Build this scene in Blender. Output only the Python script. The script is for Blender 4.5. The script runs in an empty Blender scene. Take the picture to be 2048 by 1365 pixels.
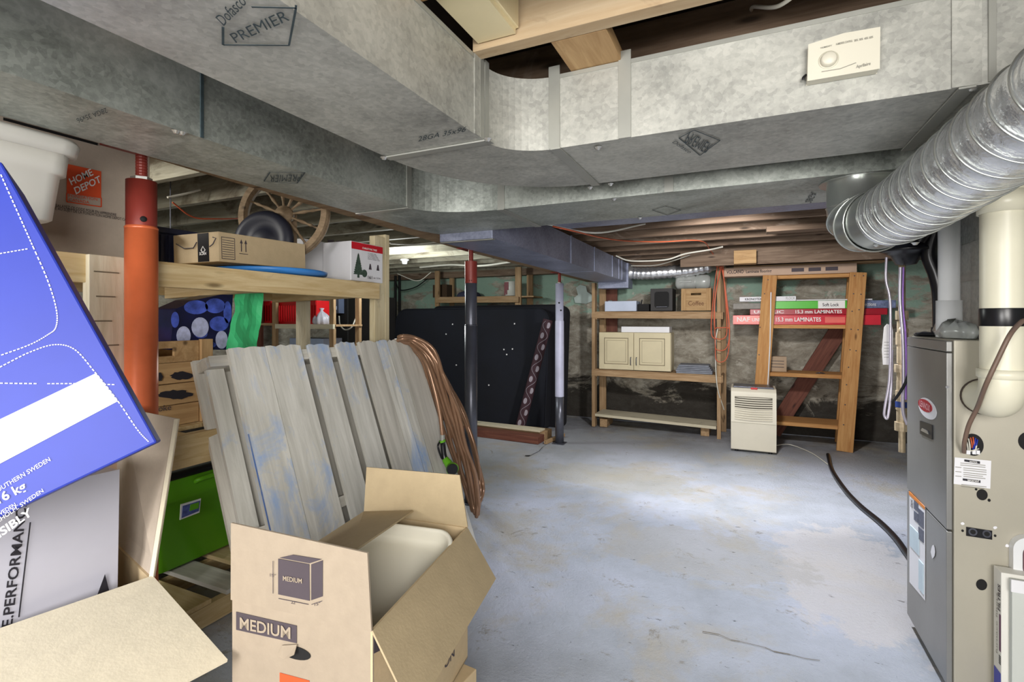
import bpy, bmesh, math, random
from mathutils import Vector as V, Matrix as MX
random.seed(7)
SC = bpy.context.scene
COL = SC.collection
R = math.radians
# ------------------------------------------------------------------ camera, world, lights, exposure
F = 1009.0; CH = 1.32; HZ = 640.0
YAW = math.atan(466.0 / F); CY, SY = math.cos(YAW), math.sin(YAW)
cd = bpy.data.cameras.new('camera'); cam = bpy.data.objects.new('camera', cd); COL.objects.link(cam)
cam.location = (0, 0, CH); cam.rotation_euler = (R(90), 0, YAW)
cd.sensor_width = 36; cd.lens = 36 * F / 2048; cd.shift_y = (HZ - 682.5) / 2048; cd.clip_start = 0.02
SC.camera = cam
wd = bpy.data.worlds.new('world'); SC.world = wd; wd.use_nodes = True
wd.node_tree.nodes['Background'].inputs[0].default_value = (0.8, 0.86, 1, 1)
wd.node_tree.nodes['Background'].inputs[1].default_value = 0.3
SC.view_settings.view_transform = 'Standard'; SC.view_settings.look = 'None'
SC.view_settings.gamma = 1; SC.view_settings.use_curve_mapping = False
SC.view_settings.exposure = 0.35
def area(name, loc, target, size, power, col, sy=None):
    l = bpy.data.lights.new(name, 'AREA'); l.energy = power; l.color = col; l.size = size
    if sy: l.shape = 'RECTANGLE'; l.size_y = sy
    o = bpy.data.objects.new(name, l); COL.objects.link(o); o.location = loc
    o.rotation_euler = (V(target) - V(loc)).to_track_quat('-Z', 'Y').to_euler(); return o
def point_lamp(name, loc, power, col, r=0.05):
    l = bpy.data.lights.new(name, 'POINT'); l.energy = power; l.color = col; l.shadow_soft_size = r
    o = bpy.data.objects.new(name, l); COL.objects.link(o); o.location = loc; return o
area('front_fill_light', (0.75, -1.1, 1.55), (-0.9, 2.2, 1.0), 1.1, 68, (1.0, 0.97, 0.93))  # added soft fill behind the camera, not a fixture of the room
area('left_fill_light', (-0.95, -1.7, 1.35), (-1.75, 1.2, 1.35), 1.0, 66, (1.0, 0.98, 0.96))
fl_ = bpy.data.lights.new('flood_bulb', 'SPOT'); fl_.energy = 170; fl_.color = (0.86, 0.90, 1.0); fl_.spot_size = R(100); fl_.spot_blend = 0.55; fl_.shadow_soft_size = 0.06
fo = bpy.data.objects.new('flood_bulb', fl_); COL.objects.link(fo); fo.location = (0.15, 3.36, 2.08)
sl_ = bpy.data.lights.new('back_fill_spot', 'SPOT'); sl_.energy = 135; sl_.color = (1.0, 0.97, 0.95); sl_.spot_size = R(104); sl_.spot_blend = 0.5; sl_.shadow_soft_size = 0.08  # added spot, hidden behind the ducts, to brighten the back of the room
so_ = bpy.data.objects.new('back_fill_spot', sl_); COL.objects.link(so_); so_.location = (-0.1, 3.33, 1.96); so_.rotation_euler = (V((-0.3, 6.6, -0.5)) - V((-0.1, 3.33, 1.96))).to_track_quat('-Z', 'Y').to_euler()
point_lamp('left_room_fill', (-3.3, 4.3, 1.90), 34, (0.95, 1.0, 0.96), 0.12)  # added fill for the left room; the lampholder there has no bulb
point_lamp('bench_point_light', (-2.75, 1.0, 1.98), 16, (1.0, 0.97, 0.9), 0.06)  # unseen point light over the bench, without a fixture

# ------------------------------------------------------------------ measuring helpers (photo pixel -> world point)
CAMP = V((0, 0, CH))
def ray(px, py):
    dx = (px - 1024) / F
    return V((dx * CY - SY, dx * SY + CY, (HZ - py) / F))
def PX(px, py, x): r = ray(px, py); return CAMP + r * (x / r.x)
def PY(px, py, y): r = ray(px, py); return CAMP + r * (y / r.y)
def PZ(px, py, z): r = ray(px, py); return CAMP + r * ((z - CH) / r.z)
def PD(px, py, d): return CAMP + ray(px, py) * d
def PP(px, py, pl): r = ray(px, py); return CAMP + r * ((pl[0] - CAMP).dot(pl[1]) / r.dot(pl[1]))
def plane(a, b, c):
    a, b, c = V(a), V(b), V(c); n = (b - a).cross(c - a).normalized()
    if n.dot(CAMP - a) < 0: n = -n
    return (a, n)
def plx(x): return (V((x, 0, 0)), V((1, 0, 0)) if x < 0 else V((-1, 0, 0)))
def ply(y): return (V((0, y, 0)), V((0, -1, 0)))
def plz(z): return (V((0, 0, z)), V((0, 0, -1)) if z > CH else V((0, 0, 1)))

# ------------------------------------------------------------------ materials
MC = {}
def newmat(name):
    m = bpy.data.materials.new(name); m.use_nodes = True
    nt = m.node_tree; b = nt.nodes['Principled BSDF']; return m, nt, b
def nd(nt, t, **kw):
    n = nt.nodes.new(t)
    for k, v in kw.items():
        if hasattr(n, k): setattr(n, k, v)
        else: n.inputs[k.replace('_', ' ')].default_value = v
    return n
def ramp(nt, stops):
    r = nt.nodes.new('ShaderNodeValToRGB'); e = r.color_ramp.elements
    while len(e) < len(stops): e.new(0.5)
    for i, (p, c) in enumerate(stops):
        e[i].position = p; e[i].color = (*c, 1) if len(c) == 3 else c
    return r
def coords(nt, scale=(1, 1, 1), rnd=True):
    tc = nt.nodes.new('ShaderNodeTexCoord'); mp = nt.nodes.new('ShaderNodeMapping')
    mp.inputs['Scale'].default_value = scale
    nt.links.new(tc.outputs['Object'], mp.inputs['Vector'])
    if rnd:
        oi = nt.nodes.new('ShaderNodeObjectInfo'); mu = nt.nodes.new('ShaderNodeMath'); mu.operation = 'MULTIPLY'
        mu.inputs[1].default_value = 37.0; nt.links.new(oi.outputs['Random'], mu.inputs[0])
        cb = nt.nodes.new('ShaderNodeCombineXYZ')
        for i in range(3): nt.links.new(mu.outputs[0], cb.inputs[i])
        nt.links.new(cb.outputs[0], mp.inputs['Location'])
    return mp.outputs['Vector']
def mix(nt, fac, a, b, mode='MIX'):
    m = nt.nodes.new('ShaderNodeMix'); m.data_type = 'RGBA'; m.blend_type = mode
    for s, v in ((0, fac), (6, a), (7, b)):
        if hasattr(v, 'is_linked') or hasattr(v, 'links'): nt.links.new(v, m.inputs[s])
        else: m.inputs[s].default_value = v if s == 0 else ((*v, 1) if len(v) == 3 else v)
    return m.outputs[2]
def noise(nt, vec, sc, det=4, rough=0.55, dist=0.0):
    n = nt.nodes.new('ShaderNodeTexNoise'); n.inputs['Scale'].default_value = sc; n.inputs['Detail'].default_value = det
    n.inputs['Roughness'].default_value = rough; n.inputs['Distortion'].default_value = dist
    nt.links.new(vec, n.inputs['Vector']); return n.outputs['Fac']
def bump(nt, b, h, s, d=0.01):
    n = nt.nodes.new('ShaderNodeBump'); n.inputs['Strength'].default_value = s; n.inputs['Distance'].default_value = d
    nt.links.new(h, n.inputs['Height']); nt.links.new(n.outputs[0], b.inputs['Normal'])
def C(*rgb): return tuple((c / 255.0) ** 2.2 for c in rgb)     # from 0-255 display values
def plain(name, col, rough=0.5, metal=0.0, var=0.12, sc=6.0, bmp=0.0, bsc=60, alpha=None, emit=None, spec=None, trans=None):
    if name in MC: return MC[name]
    m, nt, b = newmat(name); v = coords(nt)
    if var > 0:
        f = noise(nt, v, sc, 5, 0.6)
        r = ramp(nt, [(0.3, tuple(c * (1 - var) for c in col)), (0.7, tuple(min(1, c * (1 + var)) for c in col))])
        nt.links.new(f, r.inputs[0]); nt.links.new(r.outputs[0], b.inputs['Base Color'])
    else: b.inputs['Base Color'].default_value = (*col, 1)
    b.inputs['Roughness'].default_value = rough; b.inputs['Metallic'].default_value = metal
    if spec is not None: b.inputs['Specular IOR Level'].default_value = spec
    if bmp: bump(nt, b, noise(nt, v, bsc, 4), bmp, 0.004)
    if trans: b.inputs['Transmission Weight'].default_value = trans
    if alpha is not None: b.inputs['Alpha'].default_value = alpha
    if emit: b.inputs['Emission Color'].default_value = (*emit[0], 1); b.inputs['Emission Strength'].default_value = emit[1]
    MC[name] = m; return m
def wood(name, light, dark, stain=None, sc=1.0, stain_amt=0.45, rough=0.75, knots=True):
    if name in MC: return MC[name]
    m, nt, b = newmat(name)
    v = coords(nt, (2.2 * sc, 26 * sc, 26 * sc)); v2 = coords(nt, (1.5, 3, 3)); v3 = coords(nt, (3, 11, 11))
    g = noise(nt, v, 1.6, 6, 0.65, 0.6)
    r = ramp(nt, [(0.3, dark), (0.52, tuple((a + c) / 2 for a, c in zip(light, dark))), (0.72, light)])
    nt.links.new(g, r.inputs[0]); col = r.outputs[0]
    if knots:
        vo = nt.nodes.new('ShaderNodeTexVoronoi'); vo.inputs['Scale'].default_value = 0.9; nt.links.new(v3, vo.inputs['Vector'])
        kr = ramp(nt, [(0.05, (1, 1, 1)), (0.13, (0, 0, 0))]); nt.links.new(vo.outputs['Distance'], kr.inputs[0])
        col = mix(nt, kr.outputs[0], col, tuple(c * 0.45 for c in dark))
    if stain:
        s = noise(nt, v2, 1.7, 6, 0.7, 0.8); sr = ramp(nt, [(1 - stain_amt, (0, 0, 0)), (min(1, 1.18 - stain_amt), (1, 1, 1))])
        nt.links.new(s, sr.inputs[0]); col = mix(nt, sr.outputs[0], col, stain)
    oi = nt.nodes.new('ShaderNodeObjectInfo'); hr = ramp(nt, [(0, (0.84, 0.84, 0.84)), (1, (1.0, 1.0, 1.0))])
    nt.links.new(oi.outputs['Random'], hr.inputs[0]); col = mix(nt, 1.0, col, hr.outputs[0], 'MULTIPLY')
    nt.links.new(col, b.inputs['Base Color']); b.inputs['Roughness'].default_value = rough
    bump(nt, b, g, 0.35, 0.004); MC[name] = m; return m
def galv(name, c1, c2, rough=0.42, metal=0.55, stain=None, sc=95):
    m, nt, b = newmat(name); v = coords(nt, (1, 1, 1)); v2 = coords(nt, (1, 1, 1.5))
    vo = nt.nodes.new('ShaderNodeTexVoronoi'); vo.inputs['Scale'].default_value = sc; nt.links.new(v, vo.inputs['Vector'])
    sep = nt.nodes.new('ShaderNodeSeparateColor'); nt.links.new(vo.outputs['Color'], sep.inputs[0])
    f = noise(nt, v2, 3.2, 7, 0.72, 0.5)
    ad = nt.nodes.new('ShaderNodeMath'); ad.operation = 'MULTIPLY_ADD'; ad.inputs[1].default_value = 0.15
    nt.links.new(sep.outputs[0], ad.inputs[0]); nt.links.new(f, ad.inputs[2])
    f2 = noise(nt, v, 70, 4, 0.7); ad2 = nt.nodes.new('ShaderNodeMath'); ad2.operation = 'MULTIPLY_ADD'; ad2.inputs[1].default_value = 0.22
    nt.links.new(f2, ad2.inputs[0]); nt.links.new(ad.outputs[0], ad2.inputs[2])
    r = ramp(nt, [(0.42, c1), (0.88, c2)]); nt.links.new(ad2.outputs[0], r.inputs[0]); col = r.outputs[0]
    if stain:
        s = noise(nt, v2, 1.8, 6, 0.75); sr = ramp(nt, [(0.55, (0, 0, 0)), (0.75, (0.7, 0.7, 0.7))]); nt.links.new(s, sr.inputs[0])
        col = mix(nt, sr.outputs[0], col, stain)
    nt.links.new(col, b.inputs['Base Color']); b.inputs['Metallic'].default_value = metal
    rr = nt.nodes.new('ShaderNodeMapRange'); rr.inputs[3].default_value = rough - 0.08; rr.inputs[4].default_value = rough + 0.16
    nt.links.new(f, rr.inputs[0]); nt.links.new(rr.outputs[0], b.inputs['Roughness'])
    bump(nt, b, noise(nt, v, 5, 2), 0.12, 0.03); MC[name] = m; return m

GALV = galv('galvanised_sheet', C(132, 133, 128), C(186, 186, 178), 0.45, 0.35)
GALV_DULL = galv('galvanised_sheet_dull', C(112, 118, 112), C(182, 187, 180), 0.42, 0.5, C(205, 210, 205))
GALV_BLUE = galv('galvanised_sheet_blue', C(112, 118, 138), C(158, 164, 186), 0.42, 0.4)
EDGE = plain('folded_metal_edge', C(164, 165, 158), 0.4, 0.5, 0.08)
FOIL = plain('foil', C(226, 228, 230), 0.26, 0.78, 0.12, 25, 0.9, 45)
COLLAR = plain('bright_galvanised', C(190, 194, 190), 0.28, 0.8, 0.08, 5)
PINE = wood('pine_lumber', C(226, 205, 160), C(192, 162, 112), C(150, 130, 100), 1.0, 0.38)
PINE_PALE = wood('pale_pine', C(232, 220, 186), C(205, 188, 146), C(140, 128, 104), 1.0, 0.40)
PINE_WHITE = wood('whitewashed_lumber', C(226, 218, 194), C(196, 186, 158), C(120, 108, 90), 0.8, 0.42)
SHELFWOOD = wood('shelf_pine', C(190, 160, 124), C(150, 118, 82), C(110, 84, 58), 1.0, 0.36)
SHELFORANGE = wood('orange_pine', C(214, 164, 104), C(176, 120, 66), C(140, 92, 50), 1.0, 0.32)
JOIST_L = wood('whitewashed_joist', C(176, 172, 154), C(132, 126, 108), C(96, 84, 68), 0.7, 0.5)
JOIST_R = wood('old_joist', C(150, 128, 108), C(98, 78, 62), C(176, 160, 144), 0.7, 0.42)
JOIST_N = wood('plywood_stained', C(204, 186, 156), C(168, 142, 108), C(104, 78, 58), 0.35, 0.48)
BEAMWOOD = wood('beam_wood', C(168, 142, 108), C(124, 96, 68), C(88, 66, 46), 0.7, 0.45)
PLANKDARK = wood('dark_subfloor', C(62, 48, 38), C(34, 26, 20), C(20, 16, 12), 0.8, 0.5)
CRATEWOOD = wood('crate_wood', C(198, 164, 118), C(158, 122, 80), C(110, 80, 54), 0.8, 0.4)
OLDWOOD = wood('old_wheel_wood', C(160, 138, 110), C(118, 98, 74), None, 1.0)
BROWNBOARD = wood('brown_board', C(128, 80, 64), C(92, 52, 42), None, 1.0)
PALLET = wood('weathered_pallet', C(246, 244, 236), C(198, 196, 186), C(166, 192, 232), 0.6, 0.50, 0.85, False)
PALLET_B = wood('weathered_pallet_grey', C(232, 228, 218), C(188, 184, 174), C(190, 206, 228), 0.6, 0.40, 0.85, False)
BLUEPAINT = wood('worn_blue_paint', C(108, 142, 204), C(84, 116, 184), C(170, 176, 176), 0.8, 0.5, 0.7, False)
KRAFT = plain('kraft_card', C(196, 174, 138), 0.85, 0, 0.05, 30, 0.15, 120)
KRAFT_IN = plain('kraft_card_plain', C(176, 158, 126), 0.85, 0, 0.05, 18, 0.15, 120)
KRAFT_P = plain('pale_kraft', C(156, 142, 124), 0.85, 0, 0.05, 30, 0.15, 120)
KRAFT_L = plain('light_flap_card', C(218, 208, 184), 0.85, 0, 0.05, 30, 0.15, 120)
KRAFT_G = plain('grey_kraft', C(186, 172, 156), 0.85, 0, 0.05, 30, 0.1, 120)
INK = plain('dark_print', C(72, 64, 70), 0.7, 0, 0.08)
INKBLK = plain('black_print', C(38, 36, 44), 0.7, 0, 0.05)
STAMP = plain('stamp_ink', C(52, 64, 68), 0.6, 0, 0.3, 40)
ORANGE = plain('orange_print', C(226, 84, 42), 0.7, 0, 0.06)
ORANGE2 = plain('orange_label', C(214, 128, 50), 0.6, 0, 0.06)
WHITEINK = plain('white_print', C(238, 236, 232), 0.7, 0, 0.03)
WHITE = plain('white_card', C(228, 228, 232), 0.6, 0, 0.04)
BLUE = plain('blue_card', C(42, 58, 158), 0.5, 0, 0.07, 5)
REDP = plain('red_steel_paint', C(214, 108, 68), 0.35, 0.1, 0.18, 4)
REDD = plain('dark_red_primer', C(132, 54, 46), 0.45, 0.1, 0.2, 5)
GREYST = plain('dark_grey_steel', C(92, 94, 104), 0.35, 0.5, 0.25, 4)
WHITEST = plain('white_steel_paint', C(186, 188, 212), 0.5, 0.1, 0.15, 4)
BLACK = plain('black_plastic', C(26, 26, 30), 0.3, 0, 0.1)
BLACKM = plain('matte_black', C(20, 19, 20), 0.8, 0, 0.1)
NAVY = plain('navy_fabric', C(20, 23, 33), 0.9, 0, 0.25, 3, 0.2, 40)
FURN = plain('furnace_side_metal', C(176, 171, 156), 0.45, 0.25, 0.05, 3, 0.05, 200)
FURND = plain('furnace_door_metal', C(140, 140, 138), 0.38, 0.45, 0.08, 3, 0.05, 200)
PVC = plain('cream_pvc', C(224, 220, 198), 0.35, 0, 0.04, 4)
PVCW = plain('white_pvc', C(224, 226, 228), 0.35, 0, 0.04, 4)
CREAM = plain('cream_plastic', C(214, 208, 186), 0.5, 0, 0.04, 4)
STATW = plain('control_plastic', C(198, 194, 178), 0.45, 0, 0.02, 4)
RED = plain('red_plastic', C(190, 24, 30), 0.35, 0, 0.1)
REDF = plain('red_film', C(206, 44, 60), 0.3, 0, 0.15, 6)
REDF2 = plain('pale_red_film', C(226, 110, 100), 0.3, 0, 0.15, 6)
GREEN = plain('lime_plastic', C(98, 168, 34), 0.35, 0, 0.06, 3)
GREENB = plain('green_bag_plastic', C(76, 206, 134), 0.4, 0, 0.05, 5)
GREENL = plain('green_film', C(82, 184, 52), 0.35, 0, 0.1, 5)
BLUEP = plain('blue_plastic', C(60, 130, 206), 0.35, 0, 0.05)
HOSE = plain('copper_brown_hose', C(150, 116, 92), 0.25, 0.35, 0.12, 12)
ORCORD = plain('orange_cord', C(192, 92, 60), 0.5, 0, 0.1)
WIRE = plain('white_cable', C(210, 208, 196), 0.5, 0, 0.05)
BROWNCORD = plain('brown_cable', C(112, 92, 80), 0.5, 0, 0.1)
COPPER = plain('pale_copper_line', C(196, 190, 204), 0.3, 0.5, 0.15)
PURP = plain('violet_line', C(150, 110, 190), 0.35, 0.3, 0.15)
BRASS = plain('aged_pipe', C(186, 168, 138), 0.45, 0.35, 0.25, 30)
BONE = plain('white_bin_plastic', C(228, 224, 208), 0.35, 0, 0.02, 4)
TUBM = plain('translucent_tub', C(222, 220, 212), 0.3, 0, 0.03, 4, trans=0.35)
CLEAR = plain('clear_plastic', C(226, 230, 226), 0.2, 0, 0.06, 4, trans=0.6)
BLUEGREY = plain('blue_grey_box', C(150, 164, 192), 0.5, 0, 0.08)
GREYCLOTH = plain('grey_cloth', C(128, 132, 142), 0.9, 0, 0.2, 12, 0.6, 20)
CABM = plain('cream_glazed_door', C(206, 194, 160), 0.45, 0, 0.06, 4)
CABG = plain('glaze_line', C(110, 96, 74), 0.6, 0, 0.2, 8)
PIPECOP = plain('old_copper_pipe', C(176, 136, 92), 0.4, 0.45, 0.15, 10)
CREAMET = plain('cream_painted_metal', C(226, 212, 172), 0.45, 0.1, 0.05)
SCREW = plain('screw_steel', C(200, 200, 196), 0.25, 0.8, 0.05)

# ------------------------------------------------------------------ mesh and object helpers
W = {}
class MB:
    def __init__(s): s.v = []; s.f = []; s.sm = []; s.mi = []; s.mats = []
    def m(s, mat):
        if mat not in s.mats: s.mats.append(mat)
        return s.mats.index(mat)
    def add(s, vs, fs, mat, smooth=False):
        o = len(s.v); s.v += [V(p) for p in vs]; i = s.m(mat)
        for f in fs: s.f.append([o + k for k in f]); s.sm.append(smooth); s.mi.append(i)
        return s
    def box(s, lo, hi, mat, M=None):
        x0, y0, z0 = lo; x1, y1, z1 = hi
        vs = [V(p) for p in ((x0, y0, z0), (x1, y0, z0), (x1, y1, z0), (x0, y1, z0), (x0, y0, z1), (x1, y0, z1), (x1, y1, z1), (x0, y1, z1))]
        if M: vs = [M @ p for p in vs]
        return s.add(vs, [(3, 2, 1, 0), (4, 5, 6, 7), (0, 1, 5, 4), (1, 2, 6, 5), (2, 3, 7, 6), (3, 0, 4, 7)], mat)
    def prism(s, pts, d, mat, smooth=False):      # planar polygon pts extruded by vector d
        n = len(pts); pts = [V(p) for p in pts]; d = V(d)
        nn = V((0, 0, 0))
        for i in range(n): nn += (pts[i] - pts[0]).cross(pts[(i + 1) % n] - pts[0])
        if nn.dot(d) > 0: pts = pts[::-1]
        vs = pts + [p + d for p in pts]
        fs = [tuple(range(n)), tuple(range(2 * n - 1, n - 1, -1))]
        s.add(vs, fs, mat)
        s.add(vs, [((i + 1) % n, i, n + i, n + (i + 1) % n) for i in range(n)], mat, smooth); return s
    def tube(s, pts, r, mat, n=10, cap=True, smooth=True):
        pts = [V(p) for p in pts]; k = len(pts); rs = r if isinstance(r, (list, tuple)) else [r] * k
        t = [(pts[min(i + 1, k - 1)] - pts[max(i - 1, 0)]).normalized() for i in range(k)]
        u = t[0].orthogonal().normalized(); vs = []
        for i in range(k):
            u = (u - t[i] * u.dot(t[i])).normalized(); w = t[i].cross(u)
            for j in range(n):
                a = 2 * math.pi * j / n; vs.append(pts[i] + (u * math.cos(a) + w * math.sin(a)) * rs[i])
        fs = [(i * n + j, i * n + (j + 1) % n, (i + 1) * n + (j + 1) % n, (i + 1) * n + j) for i in range(k - 1) for j in range(n)]
        s.add(vs, fs, mat, smooth)
        if cap: s.add(vs, [tuple(range(n - 1, -1, -1)), tuple(range((k - 1) * n, k * n))], mat)
        return s
    def lathe(s, prof, mat, M=None, n=28, smooth=True):   # prof: (r, z) list
        vs = []
        for r, z in prof:
            for j in range(n):
                a = 2 * math.pi * j / n; p = V((r * math.cos(a), r * math.sin(a), z)); vs.append(M @ p if M else p)
        fs = [(i * n + j, i * n + (j + 1) % n, (i + 1) * n + (j + 1) % n, (i + 1) * n + j) for i in range(len(prof) - 1) for j in range(n)]
        return s.add(vs, fs, mat, smooth)
    def build(s, name, parent=None, M=None, bevel=0, segs=2):
        vs = s.v
        if M is None:
            lo = V([min(p[i] for p in vs) for i in range(3)]); hi = V([max(p[i] for p in vs) for i in range(3)])
            M = MX.Translation(V(((lo.x + hi.x) / 2, (lo.y + hi.y) / 2, lo.z)))
            vs = [p - M.translation for p in vs]
        me = bpy.data.meshes.new(name); me.from_pydata([tuple(p) for p in vs], [], s.f)
        for mt in s.mats: me.materials.append(mt)
        me.polygons.foreach_set('use_smooth', s.sm); me.polygons.foreach_set('material_index', s.mi); me.update()
        return put(name, me, M, parent, bevel, segs)
def put(name, me, M=None, parent=None, bevel=0, segs=2):
    o = bpy.data.objects.new(name, me); COL.objects.link(o); M = M or MX.Identity(4); W[o.name] = M
    if parent: o.parent = parent; o.matrix_basis = W[parent.name].inverted() @ M
    else: o.matrix_basis = M
    if bevel:
        b = o.modifiers.new('bevel', 'BEVEL'); b.width = bevel; b.segments = segs; b.limit_method = 'ANGLE'; b.angle_limit = R(40)
        b.harden_normals = False
    return o
def thing(name, label, cat, loc, group=None):
    o = put(name, None, MX.Translation(V(loc))); o.empty_display_size = 0.1
    return tag(o, label, cat, group)
def tag(o, label=None, cat=None, group=None, kind=None):
    if label: o['label'] = label
    if cat: o['category'] = cat
    if group: o['group'] = group
    if kind: o['kind'] = kind
    return o
def frame(o, x, z):        # matrix: origin o, x axis along x, z axis near z
    x = V(x).normalized(); y = V(z).cross(x).normalized(); z = x.cross(y)
    return MX(((x.x, y.x, z.x, o[0]), (x.y, y.y, z.y, o[1]), (x.z, y.z, z.z, o[2]), (0, 0, 0, 1)))
BOXC = {}
def board(name, A, B, w, t, mat, parent=None, up=(0, 0, 1), bevel=0.0015):
    """board from A to B (centre line), w wide along the sideways direction, t thick along up"""
    A, B = V(A), V(B); L = (B - A).length; M = frame(A, B - A, up)
    key = (round(L, 3), round(w, 3), round(t, 3), mat.name)
    if key not in BOXC:
        b = MB().box((0, -w / 2, -t / 2), (L, w / 2, t / 2), mat)
        me = bpy.data.meshes.new(name); me.from_pydata([tuple(p) for p in b.v], [], b.f); me.materials.append(mat); me.update(); BOXC[key] = me
    return put(name, BOXC[key], M, parent, bevel, 1)
def smooth(pts, n=8):      # Catmull-Rom
    pts = [V(p) for p in pts]; P = [2 * pts[0] - pts[1]] + pts + [2 * pts[-1] - pts[-2]]; out = []
    for i in range(1, len(P) - 2):
        for k in range(n):
            t = k / n
            out.append(0.5 * ((2 * P[i]) + (-P[i - 1] + P[i + 1]) * t + (2 * P[i - 1] - 5 * P[i] + 4 * P[i + 1] - P[i + 2]) * t * t + (-P[i - 1] + 3 * P[i] - 3 * P[i + 1] + P[i + 2]) * t ** 3))
    out.append(pts[-1]); return out
def cable(name, pts, r, mat, parent=None, n=8, sm=8): return MB().tube(smooth(pts, sm), r, mat, n).build(name, parent)
def plate(name, pts, off, th, mat, parent):   # thin plate through 4 points, pushed by off (vector)
    return MB().prism([V(p) + V(off) for p in pts], V(off).normalized() * th, mat).build(name, parent)
def quad(name, pl, pix, mat, parent, lift=0.0012):    # flat print patch measured on plane pl
    return plate(name, [PP(x, y, pl) for x, y in pix], pl[1] * lift * 0.4, lift * 0.6, mat, parent)
_dg = None
TXC = {}
def textmesh(s, bold):
    k = (s, bold)
    if k not in TXC:
        cu = bpy.data.curves.new('t', 'FONT'); cu.body = s; cu.resolution_u = 3; cu.offset = 0.018 if bold else 0.0
        o = bpy.data.objects.new('t', cu); COL.objects.link(o)
        me = bpy.data.meshes.new_from_object(o.evaluated_get(bpy.context.evaluated_depsgraph_get()))
        vs = [v.co.copy() for v in me.vertices]; fs = [tuple(p.vertices) for p in me.polygons]
        bpy.data.objects.remove(o); bpy.data.curves.remove(cu); bpy.data.meshes.remove(me); TXC[k] = (vs, fs)
    return TXC[k]
def text3(s, O, X, Y, mat, parent, n, lift=0.0018, bold=True, name='lettering', flat=False):
    """lettering filling the parallelogram with origin O, baseline vector X, height vector Y, on a face with normal n"""
    vs, fs = textmesh(s, bold)
    if not vs: return
    x0 = min(v.x for v in vs); x1 = max(v.x for v in vs); cap = 0.70
    O, X, Y = V(O), V(X), V(Y)
    ps = [O + X * ((v.x - x0) / (x1 - x0)) + Y * (v.y / cap) + V(n) * lift for v in vs]
    b = MB(); b.add(ps, fs, mat); return b.build(name, parent)
def ptext(s, pl, a, b, c, mat, parent, lift=0.0018, bold=True):
    """a = baseline start pixel, b = baseline end pixel, c = pixel of the cap height above a"""
    A, B, Cc = PP(*a, pl), PP(*b, pl), PP(*c, pl); return text3(s, A, B - A, Cc - A, mat, parent, pl[1], lift, bold)
def pline(pl, pts, wpx, mat, parent, name='printed_line', lift=0.0015):
    b = MB()
    for (x0, y0), (x1, y1) in zip(pts[:-1], pts[1:]):
        A, B = PP(x0, y0, pl), PP(x1, y1, pl); d = (B - A); wv = pl[1].cross(d).normalized() * (wpx / F * (A - CAMP).length / 2)
        b.prism([A - wv, B - wv, B + wv, A + wv], pl[1] * 0.0004, mat)
    b.v = [v + pl[1] * lift for v in b.v]
    return b.build(name, parent)
def carton(name, label, cat, lo, hi, mat, rotz=0, group=None, bevel=0.003, body='body'):
    """closed box thing: lo/hi relative to a base point; returns thing"""
    c = V(((lo[0] + hi[0]) / 2, (lo[1] + hi[1]) / 2, lo[2])); t = thing(name, label, cat, c, group)
    M = MX.Translation(c) @ MX.Rotation(rotz, 4, 'Z')
    MB().box((lo[0] - c.x, lo[1] - c.y, 0), (hi[0] - c.x, hi[1] - c.y, hi[2] - lo[2]), mat).build(body, t, M, bevel); return t

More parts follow.
